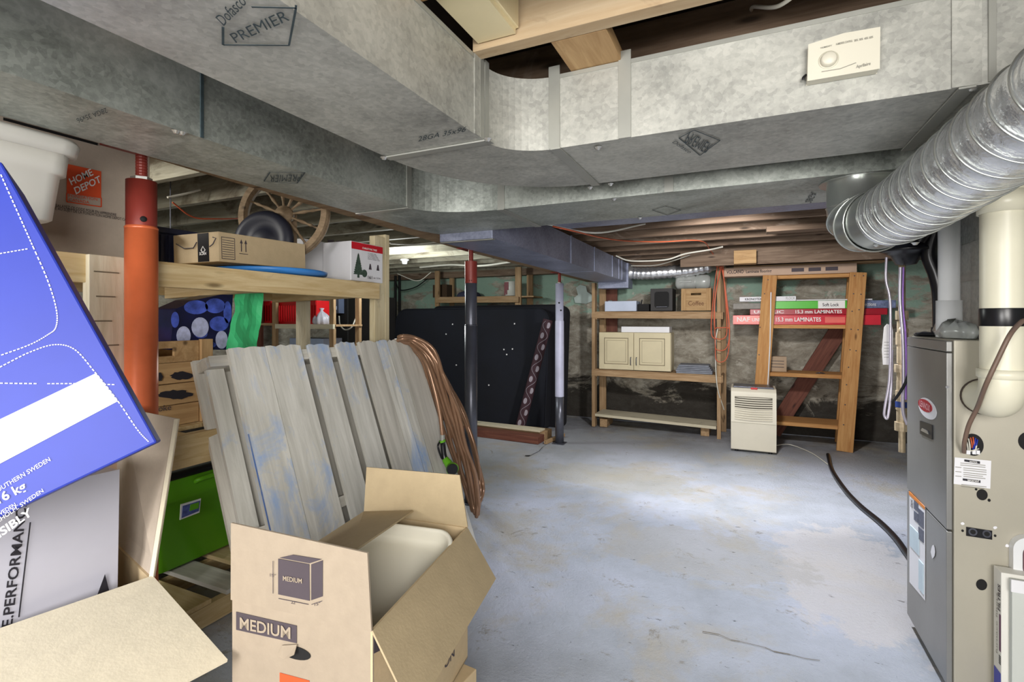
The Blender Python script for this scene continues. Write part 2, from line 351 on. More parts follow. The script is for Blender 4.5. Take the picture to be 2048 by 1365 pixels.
# ------------------------------------------------------------------ the setting
def floor_mat():
    m, nt, b = newmat('painted_concrete'); v = coords(nt, rnd=False)
    base = noise(nt, v, 1.1, 8, 0.62); r = ramp(nt, [(0.3, C(150, 154, 158)), (0.5, C(176, 181, 190)), (0.72, C(196, 200, 214))])
    nt.links.new(base, r.inputs[0]); col = r.outputs[0]
    p = noise(nt, v, 0.9, 9, 0.72, 0.3); pr = ramp(nt, [(0.50, (0, 0, 0)), (0.62, (0.8, 0.8, 0.8))]); nt.links.new(p, pr.inputs[0])
    col = mix(nt, pr.outputs[0], col, C(178, 170, 152))
    q = noise(nt, v, 4.5, 9, 0.82, 0.5); qr = ramp(nt, [(0.585, (0, 0, 0)), (0.65, (0.75, 0.75, 0.75))]); nt.links.new(q, qr.inputs[0])
    col = mix(nt, qr.outputs[0], col, C(132, 124, 108))
    # worn trail of bare pits in the middle of the room
    sp = nt.nodes.new('ShaderNodeTexNoise'); sp.inputs['Scale'].default_value = 14; sp.inputs['Detail'].default_value = 6; sp.inputs['Roughness'].default_value = 0.8
    mp = nt.nodes.new('ShaderNodeMapping'); mp.inputs['Scale'].default_value = (0.7, 1.6, 1); nt.links.new(v, mp.inputs[0]); nt.links.new(mp.outputs[0], sp.inputs['Vector'])
    sr = ramp(nt, [(0.645, (0, 0, 0)), (0.69, (0.9, 0.9, 0.9))]); nt.links.new(sp.outputs['Fac'], sr.inputs[0])
    col = mix(nt, sr.outputs[0], col, C(88, 82, 72))
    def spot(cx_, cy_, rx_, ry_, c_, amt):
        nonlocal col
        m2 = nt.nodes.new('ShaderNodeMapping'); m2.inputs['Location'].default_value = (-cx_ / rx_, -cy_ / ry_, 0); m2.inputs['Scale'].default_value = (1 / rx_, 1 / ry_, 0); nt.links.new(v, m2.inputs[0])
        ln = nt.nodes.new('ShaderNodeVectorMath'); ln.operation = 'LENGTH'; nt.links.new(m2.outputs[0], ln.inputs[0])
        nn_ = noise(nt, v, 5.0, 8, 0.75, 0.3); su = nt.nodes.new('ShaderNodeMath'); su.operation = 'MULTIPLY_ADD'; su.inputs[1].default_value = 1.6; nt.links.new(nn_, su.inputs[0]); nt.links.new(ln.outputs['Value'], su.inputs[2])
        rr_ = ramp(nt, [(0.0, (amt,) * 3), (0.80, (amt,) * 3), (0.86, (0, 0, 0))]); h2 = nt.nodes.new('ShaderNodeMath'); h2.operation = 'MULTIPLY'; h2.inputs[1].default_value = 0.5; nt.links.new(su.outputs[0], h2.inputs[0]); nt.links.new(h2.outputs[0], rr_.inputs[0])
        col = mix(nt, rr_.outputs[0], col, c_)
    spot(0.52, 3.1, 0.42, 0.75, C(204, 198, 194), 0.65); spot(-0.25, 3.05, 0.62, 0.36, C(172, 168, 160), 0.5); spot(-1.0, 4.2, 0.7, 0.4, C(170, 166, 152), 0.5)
    # patchy darkening of the floor towards the back wall
    sx = nt.nodes.new('ShaderNodeSeparateXYZ'); nt.links.new(v, sx.inputs[0])
    mr = nt.nodes.new('ShaderNodeMapRange'); mr.inputs[1].default_value = 4.9; mr.inputs[2].default_value = 6.6; nt.links.new(sx.outputs[1], mr.inputs[0])
    dm = nt.nodes.new('ShaderNodeMath'); dm.operation = 'MULTIPLY'; nt.links.new(mr.outputs[0], dm.inputs[0])
    dn = noise(nt, v, 2.2, 6, 0.7); dr = ramp(nt, [(0.35, (0, 0, 0)), (0.6, (0.85, 0.85, 0.85))]); nt.links.new(dn, dr.inputs[0]); nt.links.new(dr.outputs[0], dm.inputs[1])
    col = mix(nt, dm.outputs[0], col, C(74, 66, 58))
    nt.links.new(col, b.inputs['Base Color']); b.inputs['Roughness'].default_value = 0.55
    g = noise(nt, v, 55, 6, 0.75); h = nt.nodes.new('ShaderNodeMath'); h.operation = 'SUBTRACT'; nt.links.new(g, h.inputs[0]); nt.links.new(sr.outputs[0], h.inputs[1])
    bump(nt, b, h.outputs[0], 0.9, 0.010); return m
def wall_mat():
    m, nt, b = newmat('old_parged_wall'); v = coords(nt, rnd=False)
    mp = nt.nodes.new('ShaderNodeMapping'); mp.inputs['Scale'].default_value = (1, 1, 2.0); nt.links.new(v, mp.inputs[0]); vs = mp.outputs[0]
    base = noise(nt, vs, 3.6, 10, 0.78, 0.5); r = ramp(nt, [(0.34, C(112, 104, 92)), (0.5, C(158, 152, 138)), (0.7, C(204, 200, 188))]); nt.links.new(base, r.inputs[0]); col = r.outputs[0]
    sx = nt.nodes.new('ShaderNodeSeparateXYZ'); nt.links.new(v, sx.inputs[0])
    gn = noise(nt, vs, 1.6, 7, 0.65, 0.3); mr = nt.nodes.new('ShaderNodeMapRange'); mr.inputs[1].default_value = 0.6; mr.inputs[2].default_value = 1.9; mr.inputs[3].default_value = -0.25; mr.inputs[4].default_value = 0.14; nt.links.new(sx.outputs[2], mr.inputs[0])
    ad = nt.nodes.new('ShaderNodeMath'); ad.operation = 'ADD'; nt.links.new(gn, ad.inputs[0]); nt.links.new(mr.outputs[0], ad.inputs[1])
    gr = ramp(nt, [(0.53, (0, 0, 0)), (0.58, (0.9, 0.9, 0.9))]); nt.links.new(ad.outputs[0], gr.inputs[0]); col = mix(nt, gr.outputs[0], col, C(142, 172, 156))
    # old white distemper flakes
    wn = noise(nt, v, 3.1, 8, 0.75, 0.6); wr = ramp(nt, [(0.60, (0, 0, 0)), (0.63, (0.8, 0.8, 0.8))]); nt.links.new(wn, wr.inputs[0]); col = mix(nt, wr.outputs[0], col, C(196, 192, 180))
    # black mould band above the floor
    bn = noise(nt, vs, 1.9, 8, 0.72, 0.8); mb = nt.nodes.new('ShaderNodeMapRange'); mb.inputs[1].default_value = 0.15; mb.inputs[2].default_value = 0.95; mb.inputs[3].default_value = 0.22; mb.inputs[4].default_value = -0.32; nt.links.new(sx.outputs[2], mb.inputs[0])
    a2 = nt.nodes.new('ShaderNodeMath'); a2.operation = 'ADD'; nt.links.new(bn, a2.inputs[0]); nt.links.new(mb.outputs[0], a2.inputs[1])
    br = ramp(nt, [(0.46, (0, 0, 0)), (0.56, (0.93, 0.93, 0.93))]); nt.links.new(a2.outputs[0], br.inputs[0]); col = mix(nt, br.outputs[0], col, C(40, 36, 32))
    nt.links.new(col, b.inputs['Base Color']); b.inputs['Roughness'].default_value = 0.9
    bump(nt, b, noise(nt, v, 22, 7, 0.7), 0.7, 0.02); return m
from mathutils import noise as MN
def wall(name, A, B, h, mat, amp=0.03, n=90, k=36):
    A, B = V(A), V(B); ax = (B - A); up = V((0, 0, 1)); nr = up.cross(ax.normalized())
    b = MB(); vs = []
    for j in range(k + 1):
        for i in range(n + 1):
            p = A + ax * (i / n) + up * (h * j / k); z = h * j / k
            d = MN.fractal(V((p.x * 1.6, p.y * 1.6, p.z * 2.6)), 1, 2, 4) * amp + MN.fractal(p * 7, 1, 2, 3) * amp * 0.25
            vs.append(p + nr * d)
    b.add(vs, [(j * (n + 1) + i, j * (n + 1) + i + 1, (j + 1) * (n + 1) + i + 1, (j + 1) * (n + 1) + i) for j in range(k) for i in range(n)], mat, True)
    M = MX.Translation(A); b.v = [p - A for p in b.v]; return tag(b.build(name, None, M), kind='structure')
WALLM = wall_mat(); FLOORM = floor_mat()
X0, X1, Y0, Y1, ZJ, ZS = -5.25, 2.2, -2.0, 6.62, 2.035, 2.24
fl = MB(); n = 60; vs = []
for j in range(n + 1):
    for i in range(n + 1):
        x = X0 - 0.1 + (X1 - X0 + 0.2) * i / n; y = Y0 - 0.1 + (Y1 - Y0 + 0.2) * j / n
        vs.append((x, y, min(0, MN.fractal(V((x, y, 0)) * 1.3, 1, 2, 3) * 0.006 - 0.003)))
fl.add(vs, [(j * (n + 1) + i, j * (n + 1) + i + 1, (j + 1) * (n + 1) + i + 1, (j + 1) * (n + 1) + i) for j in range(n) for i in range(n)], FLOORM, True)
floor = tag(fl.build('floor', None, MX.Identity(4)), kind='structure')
MB().box((X0 - .1, Y0 - .1, -0.12), (X1 + .1, Y1 + .1, -0.03), FLOORM).build('slab', floor, MX.Identity(4))
wall('wall_back', (X1 + .1, Y1, 0), (X0 - .1, Y1, 0), ZS + .02, WALLM)
wall('wall_left', (X0, Y1 + .1, 0), (X0, Y0, 0), ZS + .02, WALLM)
wall('wall_right', (X1, Y0, 0), (X1, Y1 + .1, 0), ZS + .02, WALLM)
wall('wall_front', (X0, Y0, 0), (X1, Y0, 0), ZS + .02, WALLM)
# ceiling: dark plank subfloor on joists
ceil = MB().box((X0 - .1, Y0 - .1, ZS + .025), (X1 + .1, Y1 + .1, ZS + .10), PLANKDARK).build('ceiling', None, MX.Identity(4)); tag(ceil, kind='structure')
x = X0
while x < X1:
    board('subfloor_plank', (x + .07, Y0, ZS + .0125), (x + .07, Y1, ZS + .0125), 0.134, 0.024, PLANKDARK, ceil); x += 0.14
k = -7
JY = []
while 1.2 + k * 0.406 < Y1:
    y = 1.2 + k * 0.406; k += 1
    if y < Y0: continue
    JY.append(y); near = abs(y - 1.2) < .01
    board('joist', (X0, y, (ZJ + ZS) / 2), (-1.80, y, (ZJ + ZS) / 2), 0.042, ZS - ZJ, JOIST_L, ceil)
    xe = X1
    if near: board('joist', (-0.66, y, (ZJ + ZS) / 2), (X1, y, (ZJ + ZS) / 2), 0.045, ZS - ZJ, JOIST_N, ceil)
    else: board('joist', (-1.80, y, (ZJ + ZS) / 2), (X1, y, (ZJ + ZS) / 2), 0.042, ZS - ZJ, JOIST_R, ceil)
# flat block between joists above the duct, and a doubled plate near the back
board('blocking', (-0.383, 1.226, ZJ + .02), (-0.383, 1.585, ZJ + .02), 0.145, 0.038, CRATEWOOD, ceil, up=(0, 0, 1))
board('blocking', (0.15, 4.40, ZJ - .02), (0.75, 4.40, ZJ - .02), 0.14, 0.04, JOIST_R, ceil)
board('blocking', (-0.62, 5.60, ZJ - .08), (2.1, 5.60, ZJ - .08), 0.045, 0.16, JOIST_R, ceil)
board('blocking', (-0.1, 5.5, ZJ - .10), (0.10, 5.5, ZJ - .10), 0.16, 0.13, CRATEWOOD, ceil)
board('sill_plate', (-5.2, 6.5, 1.99), (2.1, 6.5, 1.99), 0.14, 0.09, JOIST_R, ceil)

# main beam on adjustable posts: sags a little towards the back
BX0, BX1 = -1.905, -1.70
def beam_z(y): return 1.895 - 0.075 * min(1, max(0, (y - 1.0) / 2.3)) * 0.8 - 0.004 * max(0, y - 3.3)
bt = thing('support_beam', 'long old wooden beam running from front to back on three steel posts', 'beam', (-1.80, 1.0, 1.9))
for i, xx in enumerate((BX0, (BX0 + BX1) / 2)):
    ys = [-1.9, 1.0, 3.3, 6.5]; w = (BX1 - BX0) / 2 - 0.002
    b = MB()
    for a_, b_ in zip(ys[:-1], ys[1:]):
        z0, z1 = beam_z(a_), beam_z(b_)
        b.prism([(xx, a_, z0), (xx, b_, z1), (xx, b_, ZJ - .003), (xx, a_, ZJ - .003)], (w, 0, 0), BEAMWOOD)
    b.build('ply', bt, bevel=0.002)

# ------------------------------------------------------------------ galvanised ducts
def prism_z(poly, z0, z1, mat): return MB().prism([(x, y, z0) for x, y in poly], (0, 0, z1 - z0), mat, False)
def arc(cx, cy, rx, ry, a0, a1, n=12): return [(cx + rx * math.cos(R(a0 + (a1 - a0) * i / n)), cy + ry * math.sin(R(a0 + (a1 - a0) * i / n))) for i in range(n + 1)]
Z1 = 1.82
# duct one (nearer the camera)
d1 = thing('supply_duct', 'nearest big galvanised duct, coming overhead then bending right, with a white control box', 'duct', (-0.8, 0.8, Z1))
prism_z([(-1.0, -1.9), (-0.66, -1.9), (-0.66, 1.25), (-1.0, 1.25)], Z1, 2.03, GALV).build('duct_run', d1, bevel=0.002)
el = arc(-0.50, 1.25, 0.16, 0.14, 180, 90) + arc(-0.50, 1.25, 0.50, 0.56, 90, 180)
prism_z(el, Z1 - .001, 2.031, GALV).build('elbow', d1, bevel=0.002)
prism_z([(-0.50, 1.39), (0.43, 1.39), (0.43, 1.81), (-0.50, 1.81)], Z1, 2.03, GALV).build('duct_run', d1, bevel=0.002)
prism_z([(0.43, 1.388), (1.45, 1.30), (1.45, 1.88), (0.43, 1.812)], Z1 - .002, 2.034, GALV).build('transition', d1, bevel=0.002)
def strip(name, a, b, w, nrm, mat, par, t=0.004):   # cleat strip from a to b
    a, b = V(a), V(b); sd = (b - a).normalized().cross(V(nrm)).normalized() * w / 2
    return MB().prism([a - sd, b - sd, b + sd, a + sd], V(nrm) * t, mat).build(name, par, bevel=0.001)
for y in (1.225, 1.255): strip('drive_cleat', (-0.66, y, Z1), (-0.66, y, 2.045), 0.022, (1, 0, 0), EDGE, d1)
strip('hanger_strap', (-0.66, 1.20, Z1 + .0), (-0.66, 1.20, 2.06), 0.03, (1, 0, 0), GALV, d1, 0.003)
for x_ in (-0.505, -0.30): strip('drive_cleat', (x_, 1.39, Z1), (x_, 1.39, 2.06), 0.034, (0, -1, 0), EDGE, d1)
strip('drive_cleat', (0.43, 1.388, Z1), (0.43, 1.388, 2.04), 0.05, (0, -1, 0), GALV, d1, 0.003)
strip('drive_cleat', (0.47, 1.384, Z1), (0.47, 1.384, 2.04), 0.012, (0, -1, 0), EDGE, d1, 0.005)
strip('slip_joint', (-1.0, 1.25, Z1 - .001), (-0.64, 1.25, Z1 - .001), 0.03, (0, 0, -1), EDGE, d1)
strip('slip_joint', (-0.50, 1.38, Z1 - .001), (-0.50, 1.82, Z1 - .001), 0.03, (0, 0, -1), EDGE, d1)
strip('slip_joint', (0.43, 1.38, Z1 - .003), (0.43, 1.82, Z1 - .003), 0.03, (0, 0, -1), EDGE, d1)
strip('top_flange', (-0.50, 1.392, 2.028), (0.43, 1.392, 2.028), 0.012, (0, -1, 0), EDGE, d1)
strip('top_flange', (-0.662, -1.8, 2.028), (-0.662, 1.2, 2.028), 0.012, (1, 0, 0), EDGE, d1)
# duct two (beyond, beside the beam)
d2 = thing('return_duct', 'second galvanised duct, tight beside the wooden beam, bending right behind the nearest duct', 'duct', (-1.5, 1.8, Z1))
XL, XR = -1.655, -1.355
prism_z([(XL, -1.9), (XR, -1.9), (XR, 0.90), (XL, 0.90)], Z1, 2.03, GALV_DULL).build('duct_run', d2, bevel=0.002)
prism_z([(XL, 0.90), (XR, 0.90), (XR, 1.85), (XL, 1.85)], Z1, 2.03, GALV_DULL).build('duct_run', d2, bevel=0.002)
el = arc(-1.0, 1.85, 0.355, 0.20, 180, 90) + [(-1.0, 2.50), (-1.62, 2.50), (XL, 2.36), (XL, 1.85)]
prism_z(el, Z1 - .001, 2.031, GALV_DULL).build('elbow', d2, bevel=0.002)
prism_z([(-1.0, 2.05), (0.60, 2.05), (0.60, 2.50), (-1.0, 2.50)], Z1, 2.03, GALV_DULL).build('duct_run', d2, bevel=0.002)
prism_z([(0.60, 2.05), (1.45, 2.05), (1.45, 2.60), (0.60, 2.50)], 1.86, 2.03, GALV_DULL).build('transition', d2, bevel=0.002)
for x_, y_, nn in ((XR, 1.84, (1, 0, 0)), (XR, 0.90, (1, 0, 0)), (-1.0, 2.05, (0, -1, 0)), (-0.27, 2.05, (0, -1, 0))):
    strip('drive_cleat', (x_, y_, Z1), (x_, y_, 2.03), 0.034 if y_ > 1 else 0.008, nn, EDGE if y_ > 1 else STAMP, d2)
strip('slip_joint', (XL, 1.85, Z1 - .001), (XR, 1.85, Z1 - .001), 0.03, (0, 0, -1), EDGE, d2)
strip('slip_joint', (-1.0, 2.04, Z1 - .001), (-1.0, 2.50, Z1 - .001), 0.034, (0, 0, -1), EDGE, d2)
# panned return box beyond it
d3 = thing('panned_return_box', 'dark bluish sheet metal panning tucked just beyond the second duct', 'duct', (0, 2.9, 1.92))
prism_z([(-1.12, 2.53), (1.5, 2.53), (1.5, 3.2), (-1.12, 3.2)], 1.925, 2.028, GALV_BLUE).build('duct_run', d3, bevel=0.002)
# branch duct
d4 = thing('branch_duct', 'smaller blue-grey duct running to the back wall along the wooden beam', 'duct', (-1.43, 4, 1.77))
BL, BR_ = -1.62, -1.275
prism_z([(BL, 2.50), (BR_, 2.50), (BR_, 4.60), (BL, 4.60)], 1.775, 1.995, GALV_BLUE).build('duct_run', d4, bevel=0.002)
prism_z([(BL, 4.60), (BR_, 4.60), (BR_, 6.0), (BL, 6.0)], 1.772, 1.998, GALV_BLUE).build('duct_run', d4, bevel=0.002)
for y in (3.9, 4.60, 5.3, 5.6, 5.75): strip('drive_cleat', (BR_, y, 1.775), (BR_, y, 2.0), 0.03, (1, 0, 0), GALV_BLUE, d4, 0.006)
strip('slip_joint', (BL, 2.52, 1.773), (BR_, 2.52, 1.773), 0.03, (0, 0, -1), EDGE, d4)
# end cap of branch duct + foil take-off along the back wall
MB().box((BL, 6.0, 1.70), (BR_ + .02, 6.25, 1.995), GALV_BLUE).build('end_box', d4, bevel=0.002)
ft = thing('foil_take_off', 'crumpled silver foil duct along the back wall at the end of the blue-grey duct', 'duct', (-0.9, 6.1, 1.75))
pts = [PY(1256, 545, 6.1), PY(1285, 547, 6.1), PY(1330, 545, 6.12), PY(1375, 541, 6.15), PY(1420, 533, 6.2)]; sp = smooth(pts, 12)
rr = [0.072 + 0.006 * math.sin(i * 2.2) + 0.003 * random.random() for i in range(len(sp))]; rr[0] = 0.10; rr[1] = .095; rr[2] = .088; rr[3] = .08
MB().tube(sp, rr, FOIL, 18).build('foil_sleeve', ft)
MB().tube([PY(1415, 534, 6.2), PY(1440, 527, 6.25), PY(1447, 510, 6.28)], 0.065, COLLAR, 16).build('elbow', ft)

# stamps printed on the ducts
def stamp_pent(pl, P, w, par): pline(pl, P + [P[0]], w, STAMP, par, 'stamp_outline')
pb = plz(Z1 - .0015)
pline(pb, [(503, 12), (592, 14), (578, 89), (446, 88), (446, 52)], 3.5, STAMP, d1, 'stamp_outline')
pline(pb, [(592, 14), (592, 8)], 3.5, STAMP, d1, 'stamp_outline')
ptext('PREMIER', pb, (472, 84), (580, 38), (458, 66), STAMP, d1, bold=False)
ptext('Dofasco', pb, (448, 50), (494, 4), (430, 32), STAMP, d1, bold=False)
ptext('28GA 35x96', pb, (836, 282), (930, 262), (838, 272), STAMP, d1, bold=False)
pline(pb, [(1388, 259), (1440, 280), (1400, 310), (1358, 275), (1388, 259)], 2, STAMP, d1, 'stamp_outline')
ptext('PREMIER', pb, (1380, 262), (1426, 288), (1368, 284), STAMP, d1, bold=False)
ptext('Dofasco', pb, (1344, 284), (1378, 306), (1352, 280), STAMP, d1, bold=False)
ptext('28GA 35x96', pb, (1868, 240), (1924, 186), (1876, 232), STAMP, d1, bold=False)
pline(pb, [(610, 344), (540, 344), (528, 362), (594, 366), (610, 344)], 2, STAMP, d2, 'stamp_outline')
ptext('PREMIER', pb, (604, 348), (540, 350), (600, 362), STAMP, d2, bold=False)
ptext('28GA 35x96', pb, (212, 214), (152, 236), (216, 224), STAMP, d2, bold=False)
pline(pb, [(1305, 420), (1330, 412), (1362, 420), (1335, 430), (1305, 420)], 1.6, STAMP, d2, 'stamp_outline')
ptext('28GA', pb, (1610, 404), (1622, 384), (1622, 406), STAMP, d2, bold=False)

# clips under the ducts (screwed cleat ends)
def clip(p, par): MB().lathe([(0.001, -.008), (.006, -.007), (.009, -.002), (.012, 0)], SCREW, MX.Translation(V(p)), 8).build('screw', par)
for px, py, z_, par in ((975, 278, Z1, d1), (768, 315, Z1, d1), (1180, 375, Z1, d1), (1221, 368, Z1, d1), (1196, 295, Z1, d1), (1946, 175, Z1, d1), (352, 262, Z1, d2), (364, 265, Z1, d2), (1228, 398, Z1, d2), (1280, 436, Z1, d2)): clip(PZ(px, py, z_ - .003), par)

# humidistat control on the duct face
hp = ply(1.389)
hm = thing('humidistat', 'white plastic humidity control box with a round dial on the nearest duct', 'control', PY(1682, 172, 1.38))
A, B, Cc, D = [PP(x_, y_, hp) for x_, y_ in ((1612, 172), (1754, 148), (1755, 66), (1614, 100))]
top = [A, B, Cc, (Cc + D) / 2 + V((0, 0, .006)), D]
MB().prism([p + V((0, -.001, 0)) for p in top], V((0, -0.026, 0)), STATW).build('housing', hm, bevel=0.005, segs=3)
hp2 = ply(1.362)
dc = PP(1657, 120, hp2)
MB().lathe([(0, .012), (.013, .012), (.0155, .009), (.017, 0)], STATW, MX.Translation(dc) @ MX.Rotation(R(90), 4, 'X'), 28).build('dial', hm)
MB().lathe([(.0185, .0012), (.0205, .0012), (.0205, 0)], plain('dial_ring', C(190, 186, 168), 0.5), MX.Translation(dc) @ MX.Rotation(R(90), 4, 'X'), 28).build('dial_ring', hm)
GRYINK = plain('grey_print', C(140, 138, 128), 0.6)
ptext('HUMIDITY', hp2, (1641, 98), (1664, 93), (1641, 95), GRYINK, hm); ptext('HUMIDIFIER CONTROL', hp2, (1672, 91), (1705, 84), (1672, 87), GRYINK, hm)
ptext('Aprilaire', hp2, (1712, 137), (1741, 130), (1712, 131), GRYINK, hm)
for k in range(4): ptext('%d0%%' % (k + 2), hp2, (1708 + k * 10, 84 - k * 2), (1716 + k * 10, 82 - k * 2), (1708 + k * 10, 80 - k * 2), GRYINK, hm)
pline(hp2, [(1643, 144), (1680, 138), (1712, 126)], 1, GRYINK, hm)
cable('sensor_stub', [PY(1612, 150, 1.38), PY(1607, 155, 1.375), PY(1606, 160, 1.375)], 0.003, BLACK, hm)

# bypass duct: flange, collar, gored elbow and foil hose
by = thing('bypass_hose', 'fat silver spiral foil hose curving from round collar under the second duct', 'duct', (0.37, 2.18, 1.6))
FX, FY = 0.372, 2.175
MB().lathe([(0.098, -.004), (0.124, -.004), (0.124, 0)], COLLAR, MX.Translation((FX, FY, Z1 - .001)), 40, False).build('flange', by)
MB().lathe([(0.099, 0), (0.099, -.085), (.103, -.088), (.099, -.091), (.099, -.098)], COLLAR, MX.Translation((FX, FY, Z1 - .003)), 40).build('collar', by)
axis = [V((FX, FY, 1.725)), V((FX + .002, FY - .012, 1.690)), V((FX + .012, FY - .055, 1.662)), V((FX + .03, FY - .115, 1.655))]
gm = COLLAR
for i in range(3):
    a, b = axis[i], axis[i + 1]; d = (b - a)
    t0 = [V((0, 0, -1)), (axis[1] - axis[0]).normalized(), (axis[2] - axis[1]).normalized(), (axis[3] - axis[2]).normalized()]
    n0 = (t0[i] + t0[i + 1]).normalized() if i else V((0, 0, -1)); n1 = (t0[i + 1] + t0[min(i + 2, 3)]).normalized()
    u = V((1, 0, 0)); b_ = MB(); vs = []
    for c_, nn in ((a, n0), (b, n1)):
        uu = (u - nn * u.dot(nn)).normalized(); ww = nn.cross(uu)
        for j in range(40): an = 2 * math.pi * j / 40; vs.append(c_ + (uu * math.cos(an) + ww * math.sin(an)) * (0.100 + .0015 * i))
    b_.add(vs, [(j, (j + 1) % 40, 40 + (j + 1) % 40, 40 + j) for j in range(40)], gm, True); b_.build('gore', by)
    uu = (u - n1 * u.dot(n1)).normalized(); ww = n1.cross(uu)
    ring = [b + (uu * math.cos(2 * math.pi * j / 40) + ww * math.sin(2 * math.pi * j / 40)) * 0.1035 for j in range(41)]
    MB().tube(ring, 0.0032, COLLAR, 6, False).build('seam_ring', by)
hpts = [V((FX + .03, FY - .115, 1.655)), V((.430, 1.93, 1.658)), V((.455, 1.75, 1.668)), V((.500, 1.42, 1.706)), V((.545, 1.16, 1.75)), V((.60, .80, 1.78)), V((.66, .35, 1.80))]
hs = smooth(hpts, 40)
MB().tube(hs[:34], 0.0985, COLLAR, 36).build('sleeve', by)
for k in (0, 1): clip(hs[24] + V((-.03 + k * .1, -0, -0.092)), by)
hv = hs[30:]; rad = []; acc = 0; prev = hv[0]
fine = []
for a, b in zip(hv[:-1], hv[1:]):
    for q in range(2): fine.append(a.lerp(b, q / 2))
pitch = 0.062
for p in fine:
    acc += (p - prev).length; prev = p; ph = (acc % pitch) / pitch
    rad.append(0.1015 - 0.0035 * math.sin(math.pi * ph) + random.uniform(-.0006, .0006))
MB().tube(fine, rad, FOIL, 44).build('foil_hose', by)
# helical wire
acc = 0; hw = []; u = V((0, 0, 1)); prev = fine[0]; lastt = None
for i in range(len(fine) - 1):
    a, b = fine[i], fine[i + 1]
    for q in range(3):
        p = a.lerp(b, q / 3); t = (b - a).normalized(); uu = (u - t * u.dot(t)).normalized(); ww = t.cross(uu)
        acc += (b - a).length / 3; an = 2 * math.pi * acc / pitch; hw.append((p, uu, ww, acc))
helix = []
for i in range(len(hw) - 1):
    p0, u0, w0, a0 = hw[i]; p1, u1, w1, a1 = hw[i + 1]
    for q in range(3):
        f = q / 3; an = 2 * math.pi * (a0 + (a1 - a0) * f) / pitch; p = p0.lerp(p1, f)
        helix.append(p + (u0.lerp(u1, f) * math.cos(an) + w0.lerp(w1, f) * math.sin(an)) * 0.1022)
MB().tube(helix, 0.0022, COLLAR, 5).build('wire_helix', by)
sl = plane(PD(1705, 470, 1.66), PD(1760, 480, 1.66), PD(1705, 478, 1.66))
strip('metal_label', PD(1742, 476, 1.700), PD(1772, 486, 1.685), 0.012, (0, -1, -.3), WHITE, by, 0.001)

# cream box, copper pipe and thin cable in the nearest joist bay
cm = thing('cream_metal_chase', 'cream painted metal channel between joists above the nearest duct', 'duct cover', (-0.72, 1.1, 2.04))
MB().prism([PX(870, -60, -0.60), PY(1003, 90, 1.10), PY(1000, 100, 1.15), PX(975, 105, -.60)] and [V((-0.64, 0.3, 2.05)), V((-0.53, 0.3, 2.05)), V((-0.53, 1.172, 2.05)), V((-0.64, 1.172, 2.05))], V((0, 0, .012)), CREAMET).build('bottom_pan', cm, bevel=.002)
MB().box((-0.532, 0.3, 2.062), (-0.522, 1.172, 2.235), CREAMET).build('side_pan', cm, bevel=.002)
MB().box((-0.64, 1.160, 2.062), (-0.53, 1.174, 2.235), CREAMET).build('end_pan', cm, bevel=.002)
cable_p = cable('copper_pipe', [(-0.95, 0.955, 2.052), (-0.6, 0.94, 2.046), (-0.2, 0.92, 2.04), (0.6, 0.90, 2.04)], 0.011, PIPECOP, None, 12)
tag(cable_p, 'tan copper water pipe crossing under cream channel near the ceiling', 'pipe')
tag(cable('ceiling_cable', [(0.02, 1.66, 2.232), (0.02, 1.50, 2.16), (0.075, 1.36, 2.07), (0.13, 1.20, 2.03), (0.16, 1.05, 2.03)], 0.005, WIRE), 'short white cable crossing the dark joist bay above nearest duct', 'cable')

# ------------------------------------------------------------------ steel posts
def post(px, X, zbase, mats, label, plate_w, holes):
    p = PX(px, 600, X); z1 = beam_z(p.y); t = thing('steel_post', label, 'post', (p.x, p.y, 0), 'adjustable posts under the beam')
    outer, upper, inner = mats; T = MX.Translation((p.x, p.y, 0))
    MB().box((-.065, -.065, 0), (.065, .065, .006), GREYST).build('base_plate', t, T, .001)
    zt = z1 - 0.12; zm = holes[0]
    MB().lathe([(.0, .006), (.046, .006), (.046, zm), (.044, zm)], outer, T, 32).build('lower_tube', t, T and MX.Identity(4) or None)
    MB().lathe([(.043, zm), (.043, zt), (.0, zt)], upper, T, 32).build('upper_tube', t, MX.Identity(4))
    MB().lathe([(.046, zm - .003), (.0468, zm), (.046, zm + .003), (.043, zm + .006)], outer, T, 32).build('collar', t, MX.Identity(4))
    MB().lathe([(.016 + .001 * (k % 2), zt + k * (z1 - .008 - zt) / 24) for k in range(25)], inner, T, 14, False).build('screw_jack', t, MX.Identity(4))
    MB().lathe([(.0, zt), (.030, zt), (.030, zt + .012), (.0, zt + .012)], SCREW, T, 6, False).build('nut', t, MX.Identity(4))
    MB().box((-plate_w, -.07, z1 - .008), (plate_w, .07, z1 - .001), inner).build('top_plate', t, T, .001)
    for zz, sd in holes[1:]:
        dr = (V((0, 0, CH)) - V((p.x, p.y, CH))).normalized(); dr = MX.Rotation(sd, 3, 'Z') @ dr
        c = V((p.x, p.y, zz)) + dr * 0.0405; Mh = frame(c, V((0, 0, 1)).cross(dr), dr)
        MB().lathe([(0, .0035), (.0095, .0035), (.0095, 0)], BLACKM, Mh, 16).build('pin_hole', t, MX.Identity(4))
    return t
post(283, -1.80, 0, (REDP, REDD, REDD), 'orange-red steel post at left in front of the bench', .10, (1.62, (1.645, 0.12)))
post(942, -1.80, 0, (GREYST, GREYST, REDD), 'dark grey steel post with a maroon top band behind the hose', .08, (1.28, (1.60, -.1)))
post(1119, -1.80, 0, (GREYST, WHITEST, REDD), 'white and grey steel post with two holes, right of the bed bases', .08, (0.50, (1.50, -.1), (1.42, .35)))
_p = [o for o in COL.objects if o.name.startswith('steel_post')]
